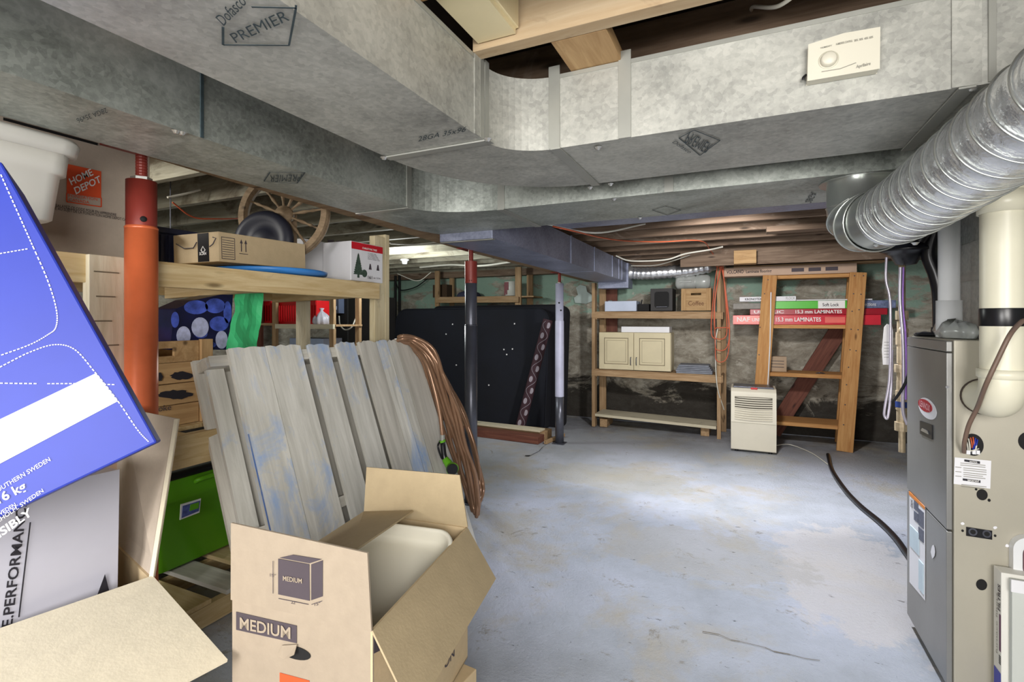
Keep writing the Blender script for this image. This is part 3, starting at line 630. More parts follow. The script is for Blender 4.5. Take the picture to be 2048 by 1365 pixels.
q = PX(942, 600, -1.8); b = MB().lathe([(.0445, 1.584), (.0445, 1.742)], REDD, MX.Translation((q.x, q.y, 0)), 32).build('maroon_band', _p[1], MX.Identity(4)); b['label'] = 'maroon painted band'
q = PX(1119, 600, -1.8); b = MB().lathe([(.0475, .50), (.0475, 1.30), (.0445, 1.31)], WHITEST, MX.Translation((q.x, q.y, 0)), 32).build('white_sleeve', _p[2], MX.Identity(4)); b['label'] = 'white painted sleeve'

# ------------------------------------------------------------------ left bench (two by fours) with two decks
BXF = -1.87
bench = thing('lumber_bench', 'rough two by four storage bench with two decks along the left', 'shelf', (-2.2, 1.4, 0))
ZR0, ZR1 = 1.437, 1.526
board('rim_board', (BXF - .019, -0.4, (ZR0 + ZR1) / 2), (BXF - .019, 2.27, (ZR0 + ZR1) / 2), 0.038, ZR1 - ZR0, PINE, bench)
board('rim_board', (-2.52, -0.4, (ZR0 + ZR1) / 2), (-2.52, 2.23, (ZR0 + ZR1) / 2), 0.038, ZR1 - ZR0, PINE, bench)
for y in (0.2, .84, 1.5, 2.1): board('cross_piece', (-2.50, y, 1.46), (BXF - .04, y, 1.476), 0.038, .078, PINE, bench)
y = -0.39
while y < 2.2: board('deck_board', (-2.56, y + .07, ZR1 - .010), (BXF - .04, y + .07, ZR1 - .010), 0.136, .016, PINE, bench); y += .142
# posts
pe = PX(750, 600, BXF - .04); 
board('post', (BXF - .060, pe.y + .045, 0), (BXF - .060, pe.y + .045, 1.80), .089, .038, PINE_PALE, bench, up=(1, 0, 0))
board('post', (BXF - .10, pe.y + .110, 0), (BXF - .10, pe.y + .110, 1.82), .036, .12, PINE_PALE, bench, up=(1, 0, 0))
board('post', (BXF + .0, 0.925, 0), (BXF + .0, 0.925, 1.525), .105, .036, PINE_WHITE, bench, up=(1, 0, 0))
rp = PX(604, 650, -2.48)
board('post', (-2.47, rp.y, 0), (-2.47, rp.y, ZR0), .085, .036, PINE_WHITE, bench, up=(0, 1, 0))
board('post', (-2.47, 0.3, 0), (-2.47, .3, ZR0), .085, .036, PINE_WHITE, bench, up=(0, 1, 0))
# axe marks across the whitewashed post
for k in range(7):
    z = 1.47 - k * .078; MB().box((BXF + .018, .885 + .006 * (k % 2), z), (BXF + .020, .955 - .01 * (k % 3), z + .004), plain('gouge', C(110, 100, 82), .9)).build('gouge', bench, bevel=.0005)
# lower deck
board('rim_board', (BXF - .019, 0.2, .835), (BXF - .019, 1.36, .835), .038, .12, PINE, bench)
board('rim_board', (-2.52, 0.2, .835), (-2.52, 2.2, .835), .038, .12, PINE, bench)
y = .22
while y < 2.1: board('deck_board', (-2.55, y + .07, .886), (BXF - (.04 if y < 1.2 else .16), y + .07, .886), .136, .016, PINE, bench); y += .142

# ---- things on the upper deck
ZD = 1.5265
def box_on(name, label, cat, x0, x1, y0, y1, z0, z1, mat, rot=0, bevel=.003, group=None, body='body'):
    return carton(name, label, cat, (x0, y0, z0), (x1, y1, z1), mat, rot, group, bevel, body)
hd = box_on('moving_box', 'large kraft moving box with orange square logo, standing behind the red post', 'box', -2.42, -2.02, 0.30, 1.145, ZD, 2.02, KRAFT_G)
pl = plx(-2.0185); pl = (pl[0], V((1, 0, 0)))
quad('logo_square', pl, [(133, 385), (202, 395), (202, 343), (134, 328)], ORANGE, hd)
ptext('HOME', pl, (142, 371), (186, 350), (136, 358), WHITEINK, hd, .0032); ptext('DEPOT', pl, (151, 389), (202, 364), (146, 376), WHITEINK, hd, .0032)
pline(pl, [(133, 386), (202, 396), (202, 414), (133, 404), (133, 386)], 1.6, ORANGE, hd)
ptext('FONDATION', pl, (137, 394), (194, 402), (137, 388), ORANGE, hd, bold=False); ptext('CANADA', pl, (137, 402), (178, 408), (137, 396), ORANGE, hd, bold=False)
ptext('BALAYEZ CE CODE POUR EN APPRENDRE', pl, (111, 414), (232, 433), (111, 408), INKBLK, hd, bold=False)
ptext('DAVANTAGE AU SUJET DE LA FONDATION HOME DEPOT CANADA', pl, (70, 413), (268, 445), (70, 407), INKBLK, hd, bold=False)
pline(pl, [(6, 238), (195, 289)], 4, BLACKM, hd, 'slot')
tl = box_on('flat_carton', 'flat brown carton under the translucent tub', 'box', -2.01, -1.885, .35, .72, ZD, 1.585, KRAFT_G)
tc = V((-2.0, 0.60, 1.587))
# translucent tub
tb = thing('plastic_tub', 'translucent white plastic tub with a wide rim at the far left', 'tub', tc)
def rrect(hx, hy, r, n=5):
    out = []
    for cx_, cy_, a0 in ((hx - r, hy - r, 0), (-hx + r, hy - r, 90), (-hx + r, -hy + r, 180), (hx - r, -hy + r, 270)):
        for k in range(n + 1): a = R(a0 + 90 * k / n); out.append((cx_ + r * math.cos(a), cy_ + r * math.sin(a)))
    return out
def loft(rings, mat, closed_bottom=True, closed_top=False, b=None):
    b = b or MB(); n = len(rings[0]); vs = [V(p) for r_ in rings for p in r_]
    fs = [(i * n + j, i * n + (j + 1) % n, (i + 1) * n + (j + 1) % n, (i + 1) * n + j) for i in range(len(rings) - 1) for j in range(n)]
    b.add(vs, fs, mat, True)
    if closed_bottom: b.add([V(p) for p in rings[0]], [tuple(range(n - 1, -1, -1))], mat)
    if closed_top: b.add([V(p) for p in rings[-1]], [tuple(range(n))], mat)
    return b
def tubprof(cx_, cy_, z0, prof, hx, hy, r, mat, rot=0, **kw):
    rings = []
    for dz, sc in prof:
        rings.append([(cx_ + x_ * math.cos(rot) - y_ * math.sin(rot), cy_ + x_ * math.sin(rot) + y_ * math.cos(rot), z0 + dz) for x_, y_ in rrect(hx * sc, hy * sc, r * sc)])
    return loft(rings, mat, **kw)
tubprof(tc.x + .165, tc.y, tc.z, [(0, .76), (.005, .80), (.125, .88), (.127, .94), (.180, .97), (.182, .93)], .165, .165, .05, TUBM).build('body', tb)
tubprof(tc.x + .165, tc.y, tc.z + .180, [(0, .93), (0, 1.05), (.030, 1.09), (.042, 1.05), (.046, .5), (.046, .05)], .165, .165, .05, TUBM, closed_top=True).build('lid', tb)

# dark tote, mailer carton, blue saucer, black lid, wheel, white box, tree box
tt = box_on('storage_tote', 'dark navy plastic tote behind the long mailer carton', 'tote', -2.49, -2.26, 1.30, 1.60, ZD, 1.695, plain('navy_plastic', C(52, 56, 82), .4))
MB().box((-2.50, 1.285, 1.69), (-2.245, 1.615, 1.715), plain('navy_plastic', C(52, 56, 82), .4)).build('lid', tt, bevel=.004)
for k in range(9): MB().box((-2.26, 1.32 + k * .032, 1.56), (-2.250, 1.332 + k * .032, 1.685), plain('navy_plastic', C(52, 56, 82), .4)).build('rib', tt, bevel=.001)
sk = thing('saucer_sled', 'round blue plastic saucer sled lying under the mailer carton', 'sled', (-2.10, 1.74, ZD))
MB().lathe([(0, .006), (.20, .008), (.235, .022), (.255, .030), (.262, .028), (.258, .012), (.21, .0), (0, .0)], BLUEP, MX.Translation((-2.105, 1.745, ZD + .001)), 44).build('dish', sk)
ab = thing('mailer_carton', 'long flat kraft mailer carton with up arrows, tilted on the blue sled', 'box', (-2.10, 1.6, ZD + .03))
M = MX.Translation((-1.945, 1.365, 1.558)) @ MX.Rotation(R(1.5), 4, 'X') @ MX.Rotation(R(3), 4, 'Z')
MB().box((-.27, 0, 0), (0, .47, .122), KRAFT).build('body', ab, M, .002)
def Mp(x, y, z): return M @ V((x, y, z))
MB().prism([Mp(-.12, -.0008, .002), Mp(-.055, -.0008, .002), Mp(-.055, -.0008, .120), Mp(-.12, -.0008, .120)], V((0, -.0008, 0)), BLACK).build('black_tape', ab)
text3('SCAN', Mp(-.108, -.002, .03), Mp(-.068, -.002, .03) - Mp(-.108, -.002, .03), V((0, 0, .012)), WHITEINK, ab, (0, -1, 0))
MB().tube([Mp(-.10, -.002, .05), Mp(-.088, -.002, .065), Mp(-.075, -.002, .05), Mp(-.088, -.002, .04), Mp(-.10, -.002, .05)], .002, WHITEINK, 5).build('printed_mark', ab)
nx = (M.to_3x3() @ V((1, 0, 0)))
for yy, zz, ww, hh in [(.012, .012, .062, .0025), (.012, .100, .062, .0025)] + [(.016, .022 + k * .0095, .054, .0022) for k in range(8)]:
    MB().prism([Mp(.001, yy, zz), Mp(.001, yy + ww, zz), Mp(.001, yy + ww, zz + hh), Mp(.001, yy, zz + hh)], nx * .0006, INK).build('printed_bar', ab)
for yy in (.012, .0725):
    MB().prism([Mp(.001, yy, .012), Mp(.001, yy + .0022, .012), Mp(.001, yy + .0022, .102), Mp(.001, yy, .102)], nx * .0006, INK).build('printed_bar', ab)
for yy in (.100, .122):
    MB().prism([Mp(.001, yy + .004, .05), Mp(.001, yy + .008, .05), Mp(.001, yy + .008, .085), Mp(.001, yy + .013, .085), Mp(.001, yy + .006, .102), Mp(.001, yy - .001, .085), Mp(.001, yy + .004, .085)], nx * .0006, INK).build('printed_arrow', ab)
MB().prism([Mp(.001, .095, .04), Mp(.001, .138, .04), Mp(.001, .138, .0425), Mp(.001, .095, .0425)], nx * .0006, INK).build('printed_bar', ab)
MB().tube([Mp(-.25, -.002, .085), Mp(-.20, -.002, .062), Mp(-.145, -.002, .062), Mp(-.125, -.002, .085)], .0022, INK, 5).build('printed_mark', ab)
MB().tube([Mp(-.05, -.002, .062), Mp(-.03, -.002, .072), Mp(-.012, -.002, .095), Mp(-.03, -.002, .10)], .0022, INK, 5).build('printed_mark', ab)

bl = thing('black_round_lid', 'black round domed lid standing behind the long mailer carton', 'lid', (-2.17, 1.74, ZD))
c = PX(528, 494, -2.17); nn = (V((-.95, .2, 1.6)) - c).normalized(); Ml = frame((c.x, c.y, ZD + .185), V((0, 0, 1)).cross(V((.35, -.93, .1))), (.35, -.93, .1))
MB().lathe([(0, .02), (.055, .022), (.06, .015), (.10, .020), (.115, .028), (.14, .022), (.152, .010), (.152, -.004), (.10, -.010), (0, -.012)], plain('black_enamel', C(36, 38, 50), .5), Ml, 44).build('dome', bl, MX.Identity(4))
# spinning wheel
wc = PX(569, 430, -2.12); wn = V((.38, -.92, .1)).normalized(); Mw = frame(wc, V((0, 0, 1)).cross(wn), wn)
sw = thing('spoked_wooden_wheel', 'old wooden spinning wheel with turned spokes standing on the bench under beam', 'wheel', (wc.x, wc.y, ZD))
MB().lathe([(.198, -.026), (.226, -.026), (.232, -.01), (.227, 0), (.232, .01), (.226, .026), (.198, .026), (.192, 0), (.198, -.026)], OLDWOOD, Mw, 48, False).build('rim', sw, MX.Identity(4))
MB().lathe([(0, .03), (.012, .03), (.012, .022), (.042, .020), (.046, .0), (.042, -.02), (0, -.02)], OLDWOOD, Mw, 24).build('hub', sw, MX.Identity(4))
for k in range(12):
    a = R(30 * k + 8); dr = V((math.cos(a), math.sin(a), 0)); ps = []; rs = []
    for q_, r_ in ((.04, .006), (.07, .006), (.10, .010), (.13, .0055), (.15, .009), (.16, .006), (.20, .005)): ps.append(Mw @ (dr * q_)); rs.append(r_)
    MB().tube(ps, rs, OLDWOOD, 8).build('spoke', sw, MX.Identity(4))
board('upright', (wc.x - .02, wc.y + .06, ZD), (wc.x - .02, wc.y + .06, 1.87), .05, .03, OLDWOOD, sw, up=(1, 0, 0))

wb = box_on('white_carton', 'white cardboard carton with SKU lettering beside the boxed tree', 'box', -2.48, -2.20, 2.03, 2.30, ZD, 1.768, WHITE)
pw = (V((-2.199, 0, 0)), V((1, 0, 0)))
ptext('SKU: 555063', pw, (692, 546), (690, 493), (686, 546), INKBLK, wb)
quad('dark_panel', pw, [(655, 505), (668, 505), (668, 480), (655, 480)], INK, wb); quad('dark_panel', pw, [(672, 515), (684, 513), (684, 482), (672, 482)], INK, wb)
tx = -1.90
tr = box_on('tree_box', 'white boxed artificial tree with red top band at bench end', 'box', -2.10, tx - .001, 2.075, 2.335, ZD + .004, 1.742, WHITE, bevel=.004)
pt = (V((tx, 0, 0)), V((1, 0, 0)))
def tq(y0, y1, z0, z1): return [(tx, y0, z0), (tx, y1, z0), (tx, y1, z1), (tx, y0, z1)]
plate('red_band', tq(2.078, 2.332, 1.70, 1.738), V((.0004, 0, 0)), .0005, plain('red_print', C(196, 28, 42), .5), tr)
text3('CHRISTMAS TREE', (tx, 2.16, 1.708), (0, .12, 0), (0, 0, .010), WHITEINK, tr, (1, 0, 0))
TGR = plain('tree_print', C(60, 78, 66), .7, 0, .4, 90)
tp = []; N = 9
for k in range(N):
    z = 1.565 + .11 * k / N; w_ = .036 * (1 - k / N) + .004; tp.append((2.13 + w_, z)); tp.append((2.13 + w_ * .75, z + .008))
left = [(4.26 - a, b) for a, b in tp][::-1]
MB().prism([(tx + .0004, a, b) for a, b in tp + [(2.13, 1.682)] + left], V((.0006, 0, 0)), TGR).build('printed_tree', tr)
plate('printed_stand', tq(2.122, 2.138, 1.548, 1.566), V((.0004, 0, 0)), .0005, TGR, tr)
MB().lathe([(0, .0006), (.021, .0006), (.021, 0)], TGR, frame((tx + .0006, 2.178, 1.575), (0, 1, 0), (1, 0, 0)), 24, False).build('printed_circle', tr, MX.Identity(4))
for yy in (2.225, 2.29): 
    MB().prism([(tx + .0004, yy - .012, 1.60), (tx + .0004, yy + .012, 1.60), (tx + .0004, yy + .004, 1.632), (tx + .0004, yy - .004, 1.632)], V((.0006, 0, 0)), INK).build('printed_tree', tr)
text3('161', (tx, 2.205, 1.548), (0, .035, 0), (0, 0, .017), INK, tr, (1, 0, 0)); text3('cm  5.3 ft', (tx, 2.25, 1.552), (0, .06, 0), (0, 0, .008), INK, tr, (1, 0, 0))
for k in range(5): text3('PRE-LIT GREEN TREE'[k:], (tx, 2.205, 1.655 + .008 * k), (0, .1 - .008 * k, 0), (0, 0, .005), INK, tr, (1, 0, 0), bold=False)

# ---- things on the lower deck
ZL = .8945
cr = thing('slatted_crate', 'old wooden bottle crate with dark painted-over lettering on the bench lower deck', 'crate', (-2.2, 1.25, ZL))
cy0, cy1 = 1.02, 1.415; zt = 1.235
hh = (zt - ZL) / 4
for k in range(4):
    z = ZL + hh * k
    if k < 3: board('slat', (-2.078, cy0, z + hh / 2), (-2.078, cy1 - .05, z + hh / 2), .014, hh - .003, CRATEWOOD, cr)
    board('slat', (-2.45, cy1, z + hh / 2), (-2.08, cy1, z + hh / 2), .014, hh - .003, CRATEWOOD, cr)
    board('slat', (-2.45, cy0, z + hh / 2), (-2.08, cy0, z + hh / 2), .014, hh - .003, CRATEWOOD, cr)
# top slat with a hand hole, built from pieces round the slot
z = ZL + 3 * hh; hx = -2.071
sy0, sy1 = 1.20, 1.275
outer = [(sy0, z + .045), (sy1, z + .045)]
bb = MB(); W1 = .014
def seg(y0, y1, z0, z1): bb.box((hx - W1, y0, z0), (hx, y1, z1), CRATEWOOD)
sy0, sy1 = 1.12, 1.265
seg(cy0, sy0, z, zt); seg(sy1, cy1 - .05, z, zt); seg(sy0, sy1, z, z + .026); seg(sy0, sy1, z + .056, zt)
bb.build('slat', cr, bevel=.001)
board('corner_post', (-2.068, cy1 - .022, ZL), (-2.068, cy1 - .022, zt + .004), .05, .02, CRATEWOOD, cr, up=(1, 0, 0))
pc = (V((-2.0705, 0, 0)), V((1, 0, 0)))
def blob(name, pl, cx, cy, rx, ry, mat, par, n=26, lift=.0015):
    ps = []
    for k in range(n):
        a = 2 * math.pi * k / n; f = 1 + random.uniform(-.16, .16); ps.append(PP(cx + rx * f * math.cos(a), cy + ry * f * math.sin(a), pl) + pl[1] * lift)
    return MB().prism(ps, pl[1] * .0006, mat).build(name, par)
blob('paint_smear', pc, 362, 752, 22, 8, INKBLK, cr); blob('paint_smear', pc, 350, 790, 34, 9, INKBLK, cr); blob('paint_smear', pc, 318, 754, 7, 9, INKBLK, cr)
ptext('S', pc, (384, 755), (392, 755), (384, 742), INK, cr); ptext('oke', pc, (316, 824), (342, 820), (316, 812), INK, cr, bold=False)
# blueberry bag
bag = thing('fruit_print_bag', 'shopping bag printed with blueberries and a bright green side panel', 'bag', (-2.25, 1.55, ZL))
bx = -2.10
pbg = (V((bx, 0, 0)), V((1, 0, 0)))
prof = [(340, 700), (345, 655), (352, 618), (392, 600), (440, 590), (466, 588), (463, 640), (452, 700)]
BAGD = plain('bag_print_dark', C(28, 30, 66), .35, 0, .5, 9, .3, 10)
def sheetpoly(pix, pl, th, mat, name, par, wob=.0): return MB().prism([PP(x_, y_, pl) + V((random.uniform(-wob, wob), 0, 0)) for x_, y_ in pix], pl[1] * -th, mat).build(name, par, bevel=.004)
sheetpoly(prof, pbg, .14, BAGD, 'printed_panel', bag)
pbg2 = (V((bx + .001, 0, 0)), V((1, 0, 0)))
# crumpled green panel as a displaced grid
g = MB(); nu, nv = 7, 9; vs = []
for j in range(nv + 1):
    for i in range(nu + 1):
        u, w_ = i / nu, j / nv; xl = 468 - 18 * w_; xr = 523 - 10 * w_ ; 
        p = PP(xl + (xr - xl) * u, 587 + 112 * w_, pbg2); d = MN.fractal(V((u * 1.2, w_ * 2.0, 3)), 1, 2, 2) * .035
        vs.append(p + V((.008 + d, 0, 0)))
g.add(vs, [(j * (nu + 1) + i, j * (nu + 1) + i + 1, (j + 1) * (nu + 1) + i + 1, (j + 1) * (nu + 1) + i) for j in range(nv) for i in range(nu)], GREENB, False)
go = g.build('side_panel', bag); sm = go.modifiers.new('solid', 'SOLIDIFY'); sm.thickness = .002; go['label'] = 'bright green side panel'
BB1 = plain('berry_blue', C(72, 92, 188), .5, 0, .5, 22); BB2 = plain('berry_pale', C(176, 182, 214), .5, 0, .35, 26)
for cx, cy, rx, ry, mt in ((392, 615, 24, 14, BB1), (430, 612, 20, 15, BB1), (455, 625, 8, 22, BB1), (400, 655, 17, 20, BB2), (402, 668, 13, 9, BB1), (438, 648, 19, 15, BB1), (367, 672, 14, 19, BB2), (350, 640, 8, 16, BB1), (443, 680, 12, 18, BB2), (410, 690, 22, 8, BB1)):
    n_ = 22; ps = [PP(cx + rx * math.cos(2 * math.pi * k / n_), cy + ry * math.sin(2 * math.pi * k / n_), pbg2) for k in range(n_)]
    MB().prism(ps, V((.0008 if mt is BB1 else .0014, 0, 0)), mt).build('printed_berry', bag)
ob = box_on('brown_carton', 'plain brown carton behind the bottle crate on the lower deck', 'box', -2.50, -2.30, 1.10, 1.42, 1.05, 1.30, SHELFORANGE); 
box_on('white_crate', 'grey carton under the brown carton behind the bottle crate', 'box', -2.50, -2.30, 1.10, 1.42, ZL, 1.049, KRAFT_G)
lt = thing('tube_lamp', 'glowing fluorescent tube lamp seen through the bench above the berry bag', 'lamp', (-2.9, 1.5, 1.46))
MB().tube([(-2.9, 1.2, 1.47), (-2.9, 1.75, 1.47)], .013, plain('tube_glow', C(250, 240, 240), .4, emit=((1, .95, .95), 2.5)), 12).build('tube', lt); MB().box((-2.93, 1.15, 1.484), (-2.87, 1.80, 1.53), REDD).build('housing', lt, bevel=.003)
for y_ in (1.2, 1.75): MB().box((-2.905, y_ - .01, 1.455), (-2.895, y_ + .01, 1.484), WHITE).build('socket', lt); MB().tube([(-2.9, y_, 1.53), (-2.9, y_, 2.236)], .003, GREYST, 6).build('hanger', lt)

# green tote under the bench
gt = thing('green_tote', 'lime green storage tote with black lid under the bench', 'tote', (-2.72, 1.65, .13))
rz = 0; gx, gy = -2.70, 1.69; zz = .128
tubprof(gx, gy, zz, [(0, .86), (.008, .885), (.32, .95), (.322, .975), (.345, .98), (.35, 1.0), (.445, 1.02)], .25, .30, .045, GREEN).build('body', gt)
tubprof(gx, gy, zz + .436, [(0, 1.0), (0, 1.05), (.022, 1.06), (.03, 1.03), (.034, .9), (.022, .85), (.022, .05)], .25, .30, .045, BLACK, closed_top=True).build('lid', gt)
MB().tube(smooth([(gx + .262, gy - .10, zz + .40), (gx + .285, gy - .08, zz + .415), (gx + .285, gy + .10, zz + .415), (gx + .262, gy + .12, zz + .40)], 6), .012, GREEN, 8).build('handle', gt)
pgt = (V((gx + .248, 0, 0)), V((1, 0, -.05)).normalized())
A_, B_, C_, D_ = [(358, 1040), (397, 1025), (400, 997), (360, 1009)]
def qlab(name, pl, pix, mat, par, lift=.002): return quad(name, pl, pix, mat, par, lift)
qlab('label_sticker', pgt, [A_, B_, C_, D_], WHITE, gt, .008); qlab('label_print', pgt, [(361, 1036), (395, 1022), (398, 1001), (363, 1012)], plain('label_blue', C(84, 96, 160), .5, 0, .4, 60), gt, .010)
qlab('label_print', pgt, [(376, 1022), (394, 1016), (395, 1004), (378, 1009)], GREEN, gt, .012)

# floor pallet under the bench
fp = thing('floor_pallet', 'low bare wood pallet lying on the floor under the bench', 'pallet', (-2.4, 1.4, 0))
for x_ in (-2.90, -2.50, -2.12): board('runner', (x_, .55, .045), (x_, 2.25, .045), .04, .088, PINE, fp)
for k in range(9): board('slat', (-2.95, .62 + k * .19, .101), (-2.10, .62 + k * .19, .101), .12, .02, PALLET_B if k % 2 else PINE, fp)

# ------------------------------------------------------------------ leaning pallet
TL, TR, BRp = [CAMP + (V(q_) - CAMP) * 0.97 for q_ in ((-1.937, 1.342, 1.199), (-1.827, 2.57, 1.199), (-1.394, 2.531, .093))]
pr = (TR - TL).normalized(); pdn = (BRp - TR).normalized(); pn = pr.cross(pdn).normalized()
if pn.x < 0: pn = -pn
PLW = (TR - TL).length; PLL = (BRp - TR).length + .046
ppl = (TL, pn)
def pt_(px): return (PP(px, 702, ppl) - TL).dot(pr)
pal = thing('leaning_pallet', 'weathered grey-blue wooden pallet leaning against the bench under a coiled hose', 'pallet', (TL + BRp) / 2 * 1.0 - V((0, 0, .6)))
def pboard(name, t0, t1, l0, l1, off, th, mat, lab=None, sk=0.0, cut=None):
    """board in the pallet plane: t across, l down, off behind the face"""
    n_ = 7; top = []
    for k in range(n_ + 1):
        f = k / n_; top.append((t0 + (t1 - t0) * f, l0 + (random.uniform(-.006, .006) + .008 * (1 - abs(2 * f - 1)) * -1 if n_ and (t1 - t0) > .03 else 0)))
    poly = top + [(t1 + sk, l1), (t0 + sk, l1)]
    O = TL + pr * t0 + pdn * l0 - pn * off
    if (t1 - t0) > (l1 - l0): ax, zz_ = pr, pn
    else: ax, zz_ = pdn, pn
    M = frame(O, ax, zz_); Mi = M.inverted()
    vs = [Mi @ (TL + pr * t + pdn * l - pn * off) for t, l in poly]
    b = MB().prism(vs, Mi.to_3x3() @ (-pn * th), mat); return b.build(name, pal, M, .0025, 1)
front = [(457, 531, 0), (532.5, 603, 0), (619, 660, 0), (676, 713, 0), (722, 756, 1), (759, 779, 0), (781, 796, 0), (797, 836, 1)]
for a, b, k in front:
    pboard('deck_board', pt_(a), pt_(b), 0, PLL, 0, .017, PALLET if k == 0 else PALLET_B, None, .01 * (k - .3))
t0 = pt_(430); t1 = PLW
for l0 in (.02, .70, 1.03):
    pboard('stringer', t0 - .02, t1 - .01, l0, l0 + .042, .018, .092, PALLET_B if l0 != 1.03 else BLUEPAINT)
for a, b in ((430, 520), (600, 680), (700, 760), (775, 836)):
    pboard('back_board', pt_(a) - .03, pt_(b) - .03, .005, PLL - .01, .112, .016, PALLET_B)
pboard('side_board', pt_(430) - .015, pt_(430) + .055, .05, 1.02, .060, .016, PALLET)
# worn blue edges
for a in (457.5,):
    t = pt_(a); pboard('blue_edge', t - .0008, t + .005, .35 if a < 500 else .1, PLL - .03, -.0006, .012, BLUEPAINT)
rp_ = TL + pr * pt_(457) 
# ------------------------------------------------------------------ coiled hose over the pallet corner
hsx = thing('garden_hose', 'coiled copper-brown garden hose draped over the corner of leaning pallet', 'hose', (-1.62, 2.75, 0.01))
pts = []; NL = 8
pal_face = lambda px, py, off: PP(px, py, ppl) + pn * off
for k in range(NL):
    f = k / (NL - 1); j = lambda s=3: random.uniform(-s, s)
    # over the top edge, then down the front/right side, then back up behind the pallet
    down = [(792 + 6 * f, 686 - 9 * f), (815 + 14 * f, 690 - 12 * f), (842 + 26 * f, 722 - 18 * f), (862 + 32 * f, 780 - 16 * f), (882 + 34 * f, 838 - 10 * f), (900 + 32 * f, 892 - 4 * f), (920 + 27 * f, 946), (936 + 18 * f, 996 + 10 * f)]
    offs = [.012, .03, .022, .02, .02, .02, .022, .02]
    for (x_, y_), o_ in zip(down, offs):
        d = 3.02 + .08 * f if y_ > 720 else 2.98
        pts.append(PD(x_ + j(5), y_ + j(3), 2.90 + (y_ - 690) / 330 * .12 - .06 * f + o_ + random.uniform(0, .02)))
    low = PD(948 + 8 * f + j(2), 1022 + 14 * f - 6 * (k % 3), 3.02)
    pts.append(low)
    up_ = [(950 - 4 * f, 980), (935, 900), (912, 830), (880, 765), (840, 705), (805, 690)]
    if k < NL - 1:
        for x_, y_ in up_: pts.append(PD(x_ + 14 + j(3), y_ + j(4), 3.20 + .05 * f + random.uniform(0, .04)))
pts[0] = pts[0] + V((0, 0, 0.0))
MB().tube(smooth(pts, 5), .0115, HOSE, 10).build('coil', hsx)
tail = [PD(820, 688, 2.86), PD(850, 722, 2.80), PD(868, 775, 2.78), PD(880, 830, 2.77), PD(885, 872, 2.76)]
MB().tube(smooth(tail, 8), .0115, HOSE, 10).build('coil_end', hsx)
nz = thing('spray_nozzle', 'green and black spray nozzle on the end of the hose', 'nozzle', PD(902, 945, 2.76))
MB().tube([PD(885, 870, 2.76), PD(885, 882, 2.76)], .013, EDGE, 12).build('coupling', nz)
MB().tube(smooth([PD(885, 881, 2.76), PD(886, 892, 2.76), PD(888, 910, 2.755), PD(892, 926, 2.75)], 5), [.017] * 3 + [.0145] * 9 + [.016] * 4, BLACK, 14).build('grip', nz)
MB().tube([PD(884, 881, 2.758), PD(885, 885, 2.758)], .0185, GREEN, 14).build('green_collar', nz)
MB().tube([PD(890, 918, 2.75), PD(897, 928, 2.74), PD(903, 936, 2.72)], [.018, .023, .026], GREEN, 16).build('head', nz)
MB().tube([PD(903, 935, 2.722), PD(905, 939, 2.70)], [.030, .034], GREEN, 20).build('rim', nz)
MB().tube([PD(904, 938, 2.703), PD(905, 940, 2.690)], [.032, .030], BLACK, 20).build('face', nz)
MB().tube(smooth([PD(880, 884, 2.75), PD(876, 892, 2.73), PD(879, 905, 2.73), PD(884, 918, 2.74)], 5), .0055, BLACK, 8).build('lever', nz)

# ------------------------------------------------------------------ open medium carton on a closed one
K = .69
def cs(px, py, d): return PD(px, py, d)
P1 = V((-1.082, .792, .671)); P2 = V((-.7055, .834, .671)); P3 = V((-.787, 1.373, .671)); P4 = P1 + (P3 - P2) * 1.0
cb = thing('open_medium_carton', 'open kraft moving carton marked MEDIUM with flaps up, in the foreground', 'box', ((P1.x + P3.x) / 2, (P1.y + P3.y) / 2, .265))
dz = V((0, 0, -.406)); TH = .005
def wallp(a, b, name='side'):
    n_ = (b - a).cross(V((0, 0, 1))).normalized() * TH
    return MB().prism([a, b, b + dz, a + dz], -n_, KRAFT if name != 'front' else KRAFT_P).build(name + '_panel', cb, bevel=.001)
wallp(P1, P2, 'front'); wallp(P2, P3); wallp(P3, P4, 'back'); wallp(P4, P1)
MB().prism([P1 + dz, P2 + dz, P3 + dz, P4 + dz], V((0, 0, .005)), KRAFT).build('bottom_panel', cb)
def flap(name, a, b, c, d, mat=KRAFT_IN):
    n_ = (b - a).cross(d - a).normalized(); o = MB().prism([a, b, c, d], n_ * .0045, mat).build(name, cb, bevel=.001); return o
fa, fb = PD(737, 1105, 1.045), PD(465, 1045, 1.165)
flap('front_flap', P1, P2, fa, fb, KRAFT_P)
flap('back_flap', P3, P4, PD(733, 935, 1.74), PD(919, 951, 1.60))
flap('left_flap', P4, P1, PD(700, 1112, 1.13), PD(827, 1024, 1.62))
b1 = PD(992, 1158, 1.515); flap('right_flap', P2, P3, b1, P2 + (b1 - P3) + V((.01, 0, 0)))
pf = plane(P1, P2, fa); pf = (pf[0] + pf[1] * .0048, pf[1])
quad('printed_cube_front', pf, [(557, 1189), (620, 1202), (619, 1129), (557, 1118)], INK, cb)
quad('printed_cube_side', pf, [(623, 1201), (646, 1193), (646, 1121), (623, 1129)], INK, cb)
quad('printed_cube_top', pf, [(560, 1116), (620, 1127), (644, 1119), (586, 1110)], INK, cb)
ptext('MEDIUM', pf, (568, 1160), (606, 1166), (568, 1151), KRAFT_P, cb, .0034)
pline(pf, [(547, 1122), (547, 1187)], .9, INK, cb); pline(pf, [(558, 1197), (618, 1209)], .9, INK, cb); pline(pf, [(624, 1209), (645, 1202)], .9, INK, cb)
